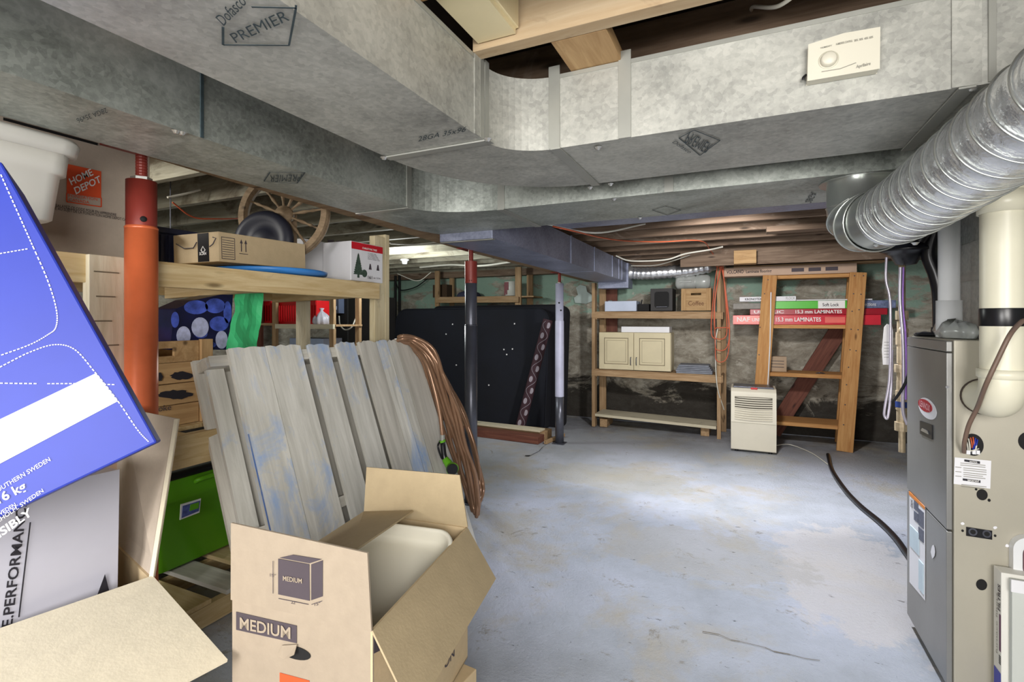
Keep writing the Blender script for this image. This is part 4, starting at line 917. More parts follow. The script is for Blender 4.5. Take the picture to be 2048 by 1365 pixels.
ptext('15"', pf, (541, 1153), (552, 1155), (541, 1147), INK, cb, bold=False); ptext('22"', pf, (583, 1207), (594, 1209), (583, 1201), INK, cb, bold=False); ptext('15"', pf, (630, 1212), (641, 1210), (630, 1206), INK, cb, bold=False)
pfr = plane(P1, P2, P1 + dz); pfr = (pfr[0] + pfr[1] * .0006, pfr[1])
quad('printed_band', pfr, [(473, 1260), (594, 1287), (594, 1252), (473, 1224)], INK, cb)
ptext('MEDIUM', pfr, (482, 1256), (583, 1277), (482, 1234), KRAFT_P, cb, .0034)
quad('orange_square', pfr, [(560, 1390), (620, 1400), (619, 1362), (560, 1346)], ORANGE, cb)
n_ = 20; ps = [PP(592 + 30 * math.cos(2 * math.pi * k / n_) * (1 if math.cos(2 * math.pi * k / n_) > 0 else 1), 1306 + 13 * math.sin(2 * math.pi * k / n_) + 7 * math.cos(2 * math.pi * k / n_), pfr) + pfr[1] * .001 for k in range(n_)]
MB().prism(ps, pfr[1] * .0006, BLACKM).build('hand_hole', cb)
MB().prism([PP(x_, y_, pfr) + pfr[1] * (.002 + o_) for x_, y_, o_ in ((566, 1290, 0), (596, 1288, 0), (598, 1302, .012), (580, 1310, .014), (565, 1304, .012))], pfr[1] * .002, KRAFT_P).build('hole_tab', cb)
psd = plane(P2, P3, P2 + dz); psd = (psd[0] + psd[1] * .0006, psd[1])
quad('printed_band', psd, [(747, 1308), (759, 1302), (758, 1260), (747, 1272)], INK, cb)
ptext('ON', psd, (888, 1340), (908, 1312), (888, 1322), INK, cb)
pfl = plane(P4, P1, PD(827, 1024, 1.62)); pfl = (pfl[0] + V((0, 0, .0052)), pfl[1])
quad('printed_bar', pfl, [(714, 1080), (718, 1082), (775, 1044), (766, 1045)], INK, cb)
for k in range(6): pline(pfl, [(676 + k * 7, 1077 + k * .6), (730 + k * 5.5, 1047 - k * .4)], .9, INK, cb)
pbk = plane(P3, P4, P3 + dz)
MB().prism([V((-.93, 1.33, .60)) + v_ for v_ in (V((0, 0, 0)), V((.05, 0, 0)), V((.06, 0, .015)), V((.05, 0, .03)), V((0, 0, .03)))], V((0, -.004, 0)), KRAFT_IN).build('hole_tab', cb)
# closed carton beneath
box_on('closed_carton', 'closed kraft carton under the open MEDIUM carton', 'box', -1.10, -.76, .90, 1.36, .0, .263, KRAFT, R(-6))
# white plastic bin inside the carton
bn = thing('white_bin', 'white plastic bin with rounded rim lying inside the MEDIUM carton', 'bin', (-.92, 1.1, .30))
Mb = MX.Translation((-.905, 1.075, .585)) @ MX.Rotation(R(8), 4, 'Z') @ MX.Rotation(R(26), 4, 'X')
rings = []
for dz_, sc in ((-.24, .78), (-.23, .82), (-.03, .94), (-.028, .99), (-.004, 1.0), (.012, .985), (.015, .955), (.008, .93), (-.020, .905), (-.030, .86), (-.026, .78), (-.022, .5), (-.022, .02)):
    rings.append([Mb @ V((x_, y_, dz_)) for x_, y_ in rrect(.160 * sc, .225 * sc, .055 * sc, 8)])
loft(rings, BONE, True, True).build('shell', bn)

# ------------------------------------------------------------------ near left: open carton with two flaps, white box, blue box
C1 = V((-1.397, .798, .65)); C0 = C1 + (V((-1.458, .524, .65)) - C1) * 2.3
oc = thing('large_open_carton', 'large open kraft carton at the bottom left corner with wide flaps', 'box', (-1.75, .45, 0))
C2 = V((-2.02, .93, .65)); C3 = C2 + (C0 - C1)
C2b = V((-1.78, .88, .65))
def pan(name, a, b, c, d, mat, par, th=.006): n_ = (b - a).cross(d - a).normalized(); return MB().prism([V(a), V(b), V(c), V(d)], n_ * th, mat).build(name, par, bevel=.001)
down = V((0, 0, -.645))
Cb = V((-1.745, .885, .65)); Cc0 = Cb + (C0 - C1)
pan('side_panel', C1, C0, C0 + down, C1 + down, KRAFT, oc); pan('back_panel', C1, Cb, Cb + down, C1 + down, KRAFT, oc)
pan('side_panel', Cb, Cc0, Cc0 + down, Cb + down, KRAFT, oc); pan('front_panel', C0, Cc0, Cc0 + down, C0 + down, KRAFT, oc)
pan('bottom_panel', C1 + down, C0 + down, Cc0 + down, Cb + down, KRAFT, oc)
F1 = V((-1.057, .762, .55)); pan('side_flap', C1, C0, F1 + (C0 - C1) * 1.0 + V((0.02, 0, 0)), F1, KRAFT_L, oc)
E1 = PD(355, 838, 1.45); E0 = PD(240, 815, 1.60); pan('rear_flap', C1, Cb, E0, E1, KRAFT_G, oc)
E1b = E1.lerp(C1, 0)
strip('torn_edge', C1 + V((.001, -.002, 0)), E1 + V((.001, -.002, 0)), .012, (.3, -.9, 0), KRAFT_L, oc, .004)
wbx = thing('white_appliance_box', 'white glossy box with tall dark lettering inside the large carton', 'box', (-1.60, .45, .0))
wp = plane(V((-1.475, .744, .648)), V((-1.50, .776, .924)), V((-1.50, .30, .75)))
A = PP(236, 1110, wp); T = PP(241, 938, wp); T2 = PP(-160, 1010, wp)
wA = V((-1.462, .742, .02)); wT = V((-1.480, .765, .93)); tod = V((-.035, -.60, 0))
MB().prism([wA, wT, wT + tod, wA + tod], V((-.20, .012, 0)), plain('glossy_white_card', C(184, 184, 196), .3, 0, .03)).build('body', wbx, bevel=.006, segs=3)
wpl = plane(wA, wT, wT + tod); wpl = (wpl[0], wpl[1])
ptext('E.PERFORMANCE', wpl, (23, 1252), (54, 1000), (2, 1256), INKBLK, wbx, .002, True)
pline(wpl, [(37, 1235), (60, 1045)], 1.4, INKBLK, wbx)
MB().prism([wA + V((.0015, .0, .56)), wA + V((.0015, -.018, .50)), wA + V((.0015, -.050, .58)), wA + V((.0015, -.02, .66))], V((.001, 0, 0)), INKBLK).build('torn_corner', wbx)
# blue box leaning on the white one
q0 = PD(315, 885, 1.0); qT = PD(2, 322, .955); q1 = PD(0, 1090, .86)
e1 = (qT - q0); e2 = (q1 - q0); e2 = e2 - e1.normalized() * e2.dot(e1.normalized()); e2n = e2.normalized()
nb = e1.cross(e2n).normalized()
if nb.dot(CAMP - q0) < 0: nb = -nb
bb_ = thing('blue_carton', 'tilted bright blue carton with a white stripe leaning at the left edge', 'box', q0 + e2n * .25 - V((0, 0, .2)))
L1 = e1.length; DW = .46; TK = .16
Mbx = frame(q0, e2n, nb)
ly = (Mbx.inverted().to_3x3() @ e1).y
sgn = 1 if ly > 0 else -1
MB().box((0, min(0, sgn * L1), -TK), (DW, max(0, sgn * L1), 0), BLUE).build('body', bb_, Mbx, .004)
bp = (q0, nb)
quad('white_stripe', bp, [(192, 747), (236, 803), (-60, 960), (-60, 868)], plain('pale_stripe', C(190, 194, 210), .5, 0, .03), bb_)
def perf(pix, name='perforation'):   # dashed white perforation
    pts_ = [PP(x_, y_, bp) + nb * .001 for x_, y_ in pix]; pts_ = smooth(pts_, 8); b = MB()
    for a, c in zip(pts_[:-1], pts_[1:]):
        L = (c - a).length; k = max(1, int(L / .006))
        for i in range(k):
            s0, s1 = a.lerp(c, i / k), a.lerp(c, (i + .62) / k); w_ = nb.cross((c - a).normalized()) * .0009; b.prism([s0 - w_, s1 - w_, s1 + w_, s0 + w_], nb * .0004, WHITEINK)
    return b.build(name, bb_)
perf([(2, 350), (60, 480), (95, 560), (113, 620), (112, 655), (96, 670), (60, 690), (0, 712)])
perf([(0, 735), (60, 705), (110, 690), (150, 700), (190, 745), (236, 803), (275, 860), (298, 885)])
perf([(0, 767), (77, 768)]); perf([(95, 768), (164, 768), (232, 770)]); perf([(0, 508), (58, 498)])
for tx_, a_, b_2, h_ in (('SOUTHERN SWEDEN', (-10, 989), (102, 922), 9), ('16 kg', (-1, 1008), (55, 978), 18), ('SWEDEN.', (-8, 1037), (36, 1011), 8), ('CKHOLM. SWEDEN', (-13, 1053), (88, 984), 8), ('NSIBLY', (-14, 1086), (66, 1029), 16)):
    ptext(tx_, bp, a_, b_2, (a_[0] - .5 * h_, a_[1] - .86 * h_), WHITEINK, bb_, .0018, h_ > 10)

# ------------------------------------------------------------------ back of the room, left: bed bases, bolster, planks, high shelf
def slab(name, label, cat, x0, x1, y, th, z1, lean, mat, rad, dx=0):
    t = thing(name, label, cat, ((x0 + x1) / 2, y, 0)); L = z1 / math.cos(lean)
    M = MX.Translation(((x0 + x1) / 2, y, 0.012)) @ MX.Rotation(-lean, 4, 'X')
    hx = (x1 - x0) / 2; out = []
    for cx_, cz_, a0, r_ in ((hx - rad, L - rad, 0, rad), (-hx + rad, L - rad, 90, rad), (-hx + .05, .05, 180, .05), (hx - .05, .05, 270, .05)):
        for k in range(6): a = R(a0 + 90 * k / 5); out.append((cx_ + r_ * math.cos(a), 0, cz_ + r_ * math.sin(a)))
    MB().prism(out, (0, th, 0), mat).build('fabric_cover', t, M, .025, 3)
    rim = MB().tube([(p[0] * .995, -.004, p[2] * .995) for p in out + out[:1]], .009, mat, 6, False).build('piping', t, M)
    return t, M, hx, L
bs1, Mq, hx_, L_ = slab('bed_base', 'large dark navy fabric bed base leaning in front, behind the steel posts', 'bed base', -4.45, -2.16, 5.62, .17, 1.46, R(6), NAVY, .16)
for px, py in ((898, 649), (886, 669), (1004, 700), (1021, 699), (1010, 710), (1023, 648), (910, 731), (977, 771)):
    p = PY(px, py, 5.65); yy = 5.61 + (p.z) * math.tan(R(6)); MB().box((p.x - .008, yy - .006, p.z - .008), (p.x + .008, yy + .001, p.z + .008), WHITE).build('lint_speck', bs1)
slab('bed_base', 'second dark bed base standing behind the front one, slightly higher', 'bed base', -4.0, -2.02, 5.84, .15, 1.50, R(6), plain('black_fabric', C(26, 26, 33), .95, 0, .2, 3), .10)
# printed bolster (rolled patterned cloth) leaning on the bed base
pa, pb_ = PY(1040, 862, 5.42), PY(1096, 640, 5.58)
pa.z = .05
rb = thing('patterned_roll', 'maroon roll of cloth with pale oval and wave pattern leaning on bed base', 'cloth roll', pa)
MAR = plain('maroon_cloth', C(62, 40, 48), .8, 0, .15, 12)
OVL = plain('pale_oval_print', C(150, 142, 152), .7, 0, .12, 12)
MB().tube([pa, pb_], .058, MAR, 20).build('roll', rb)
ax = (pb_ - pa); axn = ax.normalized(); fr = (CAMP - pa); fr = (fr - axn * fr.dot(axn)).normalized(); sd = axn.cross(fr)
for k in range(10):
    c0 = pa + ax * ((k + .5) / 10) + sd * (.022 if k % 2 else -.02)
    Mo = frame(c0 + fr * .0545, axn, fr); n_ = 16
    MB().prism([Mo @ V((.036 * math.cos(2 * math.pi * i / n_), .021 * math.sin(2 * math.pi * i / n_), 0)) for i in range(n_)], fr * .003, OVL).build('printed_oval', rb)
wv = [pa + ax * (i / 60) + sd * (.042 * math.sin(i / 60 * math.pi * 10)) + fr * (.058 * math.cos(math.asin(min(.9, abs(.042 / .058 * math.sin(i / 60 * math.pi * 10)))))) for i in range(1, 60)]
MB().tube(wv, .003, OVL, 5).build('printed_wave', rb)
# planks on the floor
pk = [('lower', (955, 893), (1062, 896), .02, 'short reddish plank at the front of the pile by bed base'), ]
def plank(label, x0, x1, y, z, w, t, mat, rot=0):
    M = MX.Translation(((x0 + x1) / 2, y, z)) @ MX.Rotation(rot, 4, 'Z'); h = (x1 - x0) / 2
    o = MB().box((-h, -w / 2, 0), (h, w / 2, t), mat).build('plank', None, M, .002); tag(o, label, 'plank', 'planks on the floor by the bed bases')
plank('reddish-brown plank lowest and nearest in the pile before the bed bases', -3.0, -1.98, 5.06, .002, .16, .075, BROWNBOARD, R(-3))
plank('grey-brown plank at the back of the pile against the bed base', -3.1, -1.98, 5.27, .002, .20, .09, SHELFWOOD, R(-2))
plank('thin pale plank lying on top of the pile before the bed bases', -2.95, -2.02, 5.20, .094, .14, .02, PINE_WHITE, R(-3))
tag(board('plank', (-1.92, 5.0, .02), (-1.86, 5.42, .02), .035, .035, SHELFWOOD), 'short square batten at the right end of the plank pile', 'plank', 'planks on the floor by the bed bases')

hsf = thing('high_wall_shelf', 'narrow lumber shelf high on the back wall above the bed bases', 'shelf', (-3.5, 6.3, 1.2))
for px, y in ((875, 6.2), (904, 6.5), (1037, 6.2), (1060, 6.5)):
    p = PY(px, 600, y); board('post', (p.x, y, 1.51), (p.x, y, 2.03), .085 if px > 1000 else .07, .038, SHELFWOOD, hsf, up=(0, 1, 0))
a = PY(875, 606, 6.2); c = PY(1040, 609, 6.2)
board('shelf_front', (a.x, 6.17, 1.60), (c.x, 6.17, 1.59), .038, .075, SHELFWOOD, hsf)
board('shelf_board', (a.x, 6.36, 1.64), (c.x + .2, 6.36, 1.63), .33, .02, SHELFWOOD, hsf)
cn = thing('paint_can', 'white paint can with dark red drips on the high shelf', 'can', PY(1020, 600, 6.35))
p = PY(1022, 600, 6.33); T = MX.Translation((p.x, 6.33, 1.652))
MB().lathe([(0, 0), (.088, 0), (.088, .004), (.085, .006), (.085, .185), (.088, .188), (.088, .195), (.07, .195), (.07, .190), (0, .190)], plain('white_can', C(206, 208, 200), .4, 0, .05), T, 28).build('body', cn, MX.Identity(4))
for k, (a_, h_) in enumerate(((-2.35, .18), (-2.1, .15), (-1.9, .17), (-1.65, .11))):
    c_ = V((p.x + .087 * math.cos(a_), 6.33 + .087 * math.sin(a_), 1.652)); MB().box((c_.x - .010, c_.y - .006, c_.z + .185 - h_), (c_.x + .010, c_.y + .004, c_.z + .185), plain('dark_red_drip', C(110, 24, 40), .4)).build('drip', cn)
rg = MB(); p = PY(938, 600, 6.35); vs = []
tubprof(p.x - .02, 6.38, 1.652, [(0, 1), (.03, .95), (.06, .8), (.085, .4), (.09, .05)], .17, .10, .05, plain('dark_blue_cloth', C(60, 62, 84), .9, 0, .2, 10, .5, 20), closed_top=True).build('rag', None); tag(bpy.data.objects['rag'], 'folded dark blue rag on the high shelf', 'rag')
box_on('dark_carton', 'dark brown carton at the left end of high shelf', 'box', PY(873, 600, 6.4).x - .02, PY(893, 600, 6.4).x + .05, 6.33, 6.48, 1.652, 1.84, plain('dark_brown_card', C(70, 54, 40), .9))
# pale bare patch of plaster
pw2 = (V((0, 6.57, 0)), V((0, -1, 0)))
quad_ = [PP(x_, y_, pw2) for x_, y_ in ((1152, 576), (1160, 570), (1172, 573), (1174, 584), (1187, 592), (1186, 602), (1172, 608), (1150, 606), (1148, 596), (1156, 590))]
MB().prism(quad_, V((0, .02, 0)), plain('bare_plaster', C(176, 190, 186), .9)).build('bare_plaster_patch', bpy.data.objects['wall_back'])
# keyless lampholder on joist
lh = thing('lampholder', 'white porcelain lampholder on the ceiling joists behind the bench', 'lamp', PY(812, 530, 4.9)); p = PY(812, 527, 4.9)
MB().lathe([(0, 0), (.052, 0), (.056, -.010), (.035, -.022), (.028, -.055), (.022, -.058), (0, -.058)], PVCW, MX.Translation((p.x, 4.875, ZJ - .001)), 24).build('socket', lh, MX.Identity(4))
# cables under the joists on the left and back
tag(cable('ceiling_cable', [PX(780, 487, -2.2), PX(830, 489, -2.6), PX(880, 483, -2.3), PX(905, 474, -2.0)], .006, WIRE), 'white cable under the joists right of bench end post', 'cable')
tag(cable('ceiling_cable', [PY(840, 535, 5.6), PY(900, 530, 5.5), PY(960, 532, 5.2), PY(1030, 523, 5.1)], .012, WIRE), 'thick white cable stapled across joists behind the grey post', 'cable')
tag(cable('ceiling_cable', [PY(795, 548, 5.8), PY(835, 562, 5.8), PY(862, 545, 5.8)], .006, WIRE), 'sagging thin white cable over the green wall at left', 'cable')
tag(cable('black_cable', [PY(790, 558, 6.4), PY(800, 580, 6.42), PY(830, 575, 6.42), PY(855, 558, 6.4)], .008, BLACK), 'black cable looping across the green wall behind the bench', 'cable')
for i, (px, lb) in enumerate(((791, 'dark upright conduit in the far left corner'), (799, 'second dark upright conduit beside the corner one'))):
    p = PY(px, 600, 6.3); tag(cable('conduit', [(p.x, 6.3, 0.0), (p.x, 6.3, 1.2), (p.x, 6.3, 2.0)], .02, BLACKM), lb, 'pipe')
tag(cable('ceiling_cable', [(-1.15, 2.9, 1.92), PY(1190, 466, 3.2), PY(1290, 448, 3.6)], .006, WIRE), 'white cable hanging under the bluish panning', 'cable')
tag(cable('extension_cord', [PY(1106, 453, 2.75), PY(1150, 463, 2.9), PY(1200, 475, 3.4), PY(1250, 482, 3.9), PY(1320, 484, 4.3), PY(1400, 482, 4.6), PY(1420, 500, 5.4), PY(1440, 530, 5.9)], .005, ORCORD), 'orange extension cord strung under joists beyond the second duct', 'cord')
tag(cable('ceiling_cable', [PY(1232, 512, 5.2), PY(1262, 522, 5.2), PY(1330, 520, 5.2), PY(1370, 508, 5.2), PY(1418, 500, 5.2), PY(1445, 494, 5.1)], .008, WIRE), 'white cable sagging below joists above the back shelving', 'cable')
tag(cable('ceiling_cable', [PY(1262, 532, 5.6), PY(1310, 531, 5.6), PY(1345, 522, 5.5), PY(1380, 510, 5.4)], .006, WIRE), 'thin white cable just above foil duct at the back', 'cable')
tag(cable('orange_wire', [PX(345, 405, -2.6), PX(385, 434, -2.6), PX(430, 438, -2.6), PX(500, 436, -2.7), PX(560, 430, -2.9)], .004, ORCORD), 'thin orange wire strung above the dark tote on the bench', 'cord')
tag(cable('ceiling_cable', [PX(335, 395, -2.9), PX(370, 388, -2.9), PX(400, 380, -2.9)], .006, WIRE), 'short white cable under joists above the dark tote', 'cable')

# ------------------------------------------------------------------ far left: shelf with red baskets
fs = thing('far_left_shelf', 'small lumber shelf far left seen below the bench rim holding red baskets', 'shelf', (-4.4, 4.0, 0))
Yf = 4.0
for px in (546, 661):
    p = PY(px, 650, Yf); board('post', (p.x, Yf + .03, 0), (p.x, Yf + .03, 1.6), .06, .038, SHELFWOOD, fs, up=(0, 1, 0)); board('post', (p.x, Yf + .42, 0), (p.x, Yf + .42, 1.6), .06, .038, SHELFWOOD, fs, up=(0, 1, 0))
a = PY(552, 653, Yf); c = PY(668, 653, Yf)
board('shelf_front', (a.x, Yf, a.z), (c.x, Yf, a.z), .03, .05, PINE_WHITE, fs); board('shelf_board', (a.x, Yf + .23, a.z + .01), (c.x, Yf + .23, a.z + .01), .40, .02, SHELFWOOD, fs)
p2 = PY(516, 650, Yf); board('shelf_front', (p2.x, Yf + .02, 1.27), (a.x, Yf + .02, 1.27), .03, .025, SHELFWOOD, fs); board('shelf_board', (p2.x, Yf + .24, 1.262), (a.x - .06, Yf + .24, 1.262), .38, .02, SHELFWOOD, fs)
board('post', (p2.x, Yf + .03, 0), (p2.x, Yf + .03, 1.6), .06, .038, BROWNBOARD, fs, up=(0, 1, 0)); board('shelf_front', (p2.x, Yf, 1.56), (a.x, Yf, 1.56), .04, .05, SHELFWOOD, fs)
board('shelf_board', (a.x, Yf + .23, 0.99), (c.x, Yf + .23, .99), .40, .02, SHELFWOOD, fs)
def basket(px0, px1, z0, label):
    x0, x1 = PY(px0, 630, Yf + .08).x, PY(px1, 630, Yf + .08).x; t = thing('red_basket', label, 'basket', ((x0 + x1) / 2, Yf + .2, z0), 'red baskets on the far left shelf')
    n_ = max(5, int((x1 - x0) / .035)); yb, yt = Yf + .08, Yf + .36; w_ = .26
    MB().box((x0, yb, z0), (x1, yt, z0 + .012), RED).build('base', t); MB().box((x0, yb - .006, z0 + w_ - .05), (x1, yb + .006, z0 + w_), RED).build('rim_band', t); MB().box((x0, yb - .004, z0 + .0), (x1, yb + .006, z0 + .03), RED).build('rim_band', t)
    MB().box((x0, yt - .006, z0), (x1, yt + .006, z0 + w_), RED).build('back', t)
    for sx in (x0, x1): MB().box((sx - .005, yb, z0), (sx + .005, yt, z0 + w_), RED).build('end', t)
    for k in range(n_ + 1): xx = x0 + (x1 - x0) * k / n_; MB().box((xx - .007, yb - .003, z0 + .03), (xx + .007, yb + .004, z0 + w_ - .05), RED).build('bar', t)
basket(517, 541, 1.276, 'narrow red plastic basket left of the shelf post'); zb = a.z + .022
basket(552, 632, zb, 'wide red plastic basket behind the whitewashed bench post')
sb = thing('tied_plastic_bag', 'white knotted plastic bag on the far left shelf beside the red basket', 'bag', PY(642, 650, Yf + .15)); p = PY(643, 650, Yf + .15)
rings = []
for dz_, r_ in ((0, .075), (.02, .092), (.07, .088), (.11, .06), (.14, .022), (.155, .014), (.175, .03), (.18, .005)):
    rings.append([(p.x + r_ * (1 + .12 * math.sin(9 * 2 * math.pi * k / 36 + dz_ * 20)) * math.cos(2 * math.pi * k / 36), Yf + .15 + r_ * (1 + .12 * math.sin(9 * 2 * math.pi * k / 36)) * math.sin(2 * math.pi * k / 36), zb + dz_) for k in range(36)])
loft(rings, plain('grey_white_film', C(178, 178, 192), .4, 0, .1, 10)).build('sack', sb)
box_on('blue_grey_carton', 'pale blue-grey carton below the red basket shelf', 'box', PY(585, 680, Yf + .1).x, PY(652, 680, Yf + .1).x, Yf + .06, Yf + .34, 1.002, PY(600, 677, Yf + .06).z, BLUEGREY)
eb = thing('electrical_box', 'small blue-grey electrical box right of the far left shelf', 'electrical box', PY(676, 618, 4.6)); p = PY(676, 618, 4.6)
board('board', (p.x, 4.66, 0.0), (p.x, 4.66, 2.0), .20, .02, BLACKM, eb, up=(0, 1, 0)); MB().box((p.x - .05, 4.56, PY(0, 632, 4.6).z), (p.x + .05, 4.65, PY(0, 605, 4.6).z + .01), plain('panel_grey', C(86, 96, 120), .5)).build('housing', eb, bevel=.004)
MB().box((p.x - .02, 4.552, 1.44), (p.x + .02, 4.56, 1.48), BLUEGREY).build('label_sticker', eb)
cable('cable_loop', [PY(678, 633, 4.6), PY(680, 650, 4.5), PY(690, 660, 4.5), PY(703, 655, 4.5), PY(711, 638, 4.55)], .008, WIRE, eb)
# dark clutter in the far left corner
dk = thing('dark_wardrobe', 'dark upright cabinet in shadow in the far left corner', 'cabinet', (-4.3, 5.3, 0))
xa, xb = PY(690, 640, 5.2).x, PY(752, 640, 5.2).x
MB().box((xa, 5.2, 0), (xb, 5.6, 1.62), plain('dark_laminate', C(44, 42, 42), .5)).build('body', dk, bevel=.004); MB().box((xa + .02, 5.185, .05), ((xa + xb) / 2 - .004, 5.199, 1.6), plain('dark_laminate', C(44, 42, 42), .5)).build('door', dk); MB().box(((xa + xb) / 2 + .004, 5.185, .05), (xb - .02, 5.199, 1.6), plain('dark_laminate', C(44, 42, 42), .5)).build('door', dk)

# ------------------------------------------------------------------ back shelving one
s1 = thing('back_shelf_unit', 'open lumber shelf unit with three shelves against the back wall holding a cabinet', 'shelf', (-1.0, 6.2, 0))
pl1, pr1 = PZ(1193, 853, 0), PZ(1439, 877, 0); YB = 6.12
xl, xr = -1.70, -.262
for x_, y_, h_ in ((xl, 6.12, 1.775), (xr, 6.06, 2.03)): board('post', (x_, y_, 0), (x_, y_, h_), .040, .09, SHELFWOOD, s1, up=(0, 1, 0))
for x_, y_, h_ in ((xl + .02, 6.46, 1.98), (xr + .02, 6.46, 2.0)): board('post', (x_, y_, 0), (x_, y_, h_), .085, .038, SHELFWOOD, s1, up=(0, 1, 0))
for z0, z1_, th in ((1.375, 1.365, .07), (.668, .655, .07)):
    board('shelf_front', (xl - .02, 6.08, z0), (xr + .03, 6.01, z1_), .022, th, SHELFWOOD, s1)
    board('shelf_board', (xl + .02, 6.28, z0 + .038), (xr - .02, 6.24, z1_ + .038), .38, .018, SHELFWOOD, s1)
    for x_ in (xl, xr): board('side_rail', (x_ + .03, 6.09, z0 - .01), (x_ + .03, 6.48, z0 - .01), .022, .08, SHELFWOOD, s1)
board('shelf_board', (xl + .02, 6.26, .145), (xr - .02, 6.20, .12), .36, .032, PINE_WHITE, s1)
for x_ in (xl + .12, xr - .15): board('foot_block', (x_, 6.10, .05), (x_, 6.40, .05), .09, .095, SHELFWOOD, s1)
board('rear_board', (xl + .12, 6.505, .7), (xl + .12, 6.505, 1.95), .16, .02, BROWNBOARD, s1, up=(0, 1, 0))
# cabinet with doors
kz = .7175; cx0, cx1 = -1.625, -.778
kc = thing('wall_cabinet', 'cream glazed two-door wall cabinet standing on the middle shelf', 'cabinet', (-1.2, 6.2, kz))
MB().box((cx0, 6.075, kz), (cx1, 6.36, kz + .45), CABM).build('body', kc, bevel=.003)
mid = (cx0 + cx1) / 2
for (x0, x1, hx0) in ((cx0 + .004, mid - .003, 1), (mid + .003, cx1 - .004, -1)):
    T = MX.Translation(V((x0, 6.054, kz + .004))); w_, h_ = x1 - x0, .442
    dr = MB().box((0, .004, 0), (w_, .02, h_), CABM).build('door', kc, T, .002)
    fr_ = .062; bb = MB()
    bb.box((0, 0, 0), (fr_, .006, h_), CABM); bb.box((w_ - fr_, 0, 0), (w_, .006, h_), CABM); bb.box((fr_, 0, 0), (w_ - fr_, .006, fr_), CABM); bb.box((fr_, 0, h_ - fr_), (w_ - fr_, .006, h_), CABM)
    bb.build('frame', dr, T, .0015)
    g_ = MB()
    for (a0, b0, a1, b1) in ((fr_, fr_, w_ - fr_, fr_ + .007), (fr_, h_ - fr_ - .007, w_ - fr_, h_ - fr_), (fr_, fr_, fr_ + .007, h_ - fr_), (w_ - fr_ - .007, fr_, w_ - fr_, h_ - fr_)): g_.box((a0, .0022, b0), (a1, .0042, b1), CABG)
    i_ = fr_ + .030
    for (a0, b0, a1, b1) in ((i_, i_, w_ - i_, i_ + .003), (i_, h_ - i_ - .003, w_ - i_, h_ - i_), (i_, i_, i_ + .003, h_ - i_), (w_ - i_ - .003, i_, w_ - i_, h_ - i_)): g_.box((a0, .0008, b0), (a1, .0042, b1), CABG)
    g_.build('glaze_line', dr, T)
    MB().box((fr_ + .020, .0012, fr_ + .020), (w_ - fr_ - .020, .0042, h_ - fr_ - .020), CABM).build('raised_panel', dr, T, .0012)
    hx_ = w_ - .03 if hx0 > 0 else .03
    MB().tube(smooth([(hx_, 0, .06), (hx_, -.018, .065), (hx_, -.022, .105), (hx_, -.018, .145), (hx_, 0, .15)], 5), .005, GREYST, 8).build('handle', dr, T)
MB().box((cx1 + .0005, 6.09, kz + .02), (cx1 + .002, 6.34, kz + .43), CABM).build('side_face', kc)
box_on('long_white_box', 'long flat white box on top of the cream cabinet', 'box', PY(1243, 660, 6.1).x, PY(1348, 660, 6.1).x - .05, 6.09, 6.30, kz + .4515, kz + .452 + .068, WHITE)
c = box_on('folded_tarp', 'stack of folded grey cloth on the middle shelf, right of the cabinet', 'cloth', -.72, -.33, 6.06, 6.34, .705, .726, GREYCLOTH, 0, .006, None, 'fold')
for k in range(4): MB().box((-.725 + .01 * k, 6.055 + .006 * (k % 2), .727 + k * .020), (-.33 - .012 * k, 6.33, .745 + k * .020), GREYCLOTH).build('fold', c, bevel=.007, segs=3)
zt1 = 1.4235
rd = box_on('white_metal_box', 'long pale blue-white metal case with small feet on the top shelf', 'case', PY(1210, 617, 6.1).x, PY(1273, 617, 6.1).x, 6.09, 6.34, zt1, zt1 + .122, plain('pale_case', C(190, 200, 220), .45, 0, .06))
p = PY(1218, 605, 6.2); 
for k in range(3): MB().lathe([(.009, 0), (.009, .016), (0, .018)], SCREW, MX.Translation((p.x + .016 * k, 6.2, zt1 + .1225)), 10).build('knob', rd, MX.Identity(4))
dv = box_on('black_case', 'small black device with a stub antenna beside the pale metal case', 'device', PY(1275, 620, 6.12).x, PY(1298, 620, 6.12).x, 6.12, 6.3, zt1, zt1 + .085, BLACKM)
MB().tube([PY(1281, 613, 6.14), PY(1284, 600, 6.13)], .008, BLACK, 8).build('antenna', dv)
sp_ = box_on('loudspeaker', 'square black loudspeaker cabinet in the middle of the top shelf', 'speaker', PY(1301, 610, 6.08).x, PY(1345, 610, 6.08).x, 6.08, 6.40, zt1, zt1 + .262, plain('speaker_black', C(44, 42, 42), .6, 0, .1))
x0, x1 = PY(1309, 610, 6.08).x, PY(1338, 610, 6.08).x; zc = zt1 + .13
MB().prism([(a_, 6.0795, b_) for a_, b_ in [((x0 + x1) / 2 + u, zc + w_) for u, w_ in rrect((x1 - x0) / 2, .095, .03)]], (0, -.006, 0), BLACKM).build('grille', sp_, bevel=.002)
MB().box((x0 + .02, 6.072, zt1 + .045), (x1 - .02, 6.0735, zt1 + .05), GREYST).build('label_line', sp_)
c2 = thing('stencilled_crate', 'wooden crate with an oval hand hole and faded Coffee stencil on the top shelf', 'crate', (-.5, 6.2, zt1))
x0, x1 = PY(1362, 610, 6.04).x, -.345; hz = .252; yf = 6.06
b_ = MB(); sl0, sl1 = (x0 + x1) / 2 - .055, (x0 + x1) / 2 + .055
b_.box((x0 + .05, yf + .006, zt1), (x1 - .05, yf + .02, zt1 + .175), CRATEWOOD); b_.box((x0 + .05, yf + .006, zt1 + .20), (x1 - .05, yf + .02, zt1 + hz), CRATEWOOD)
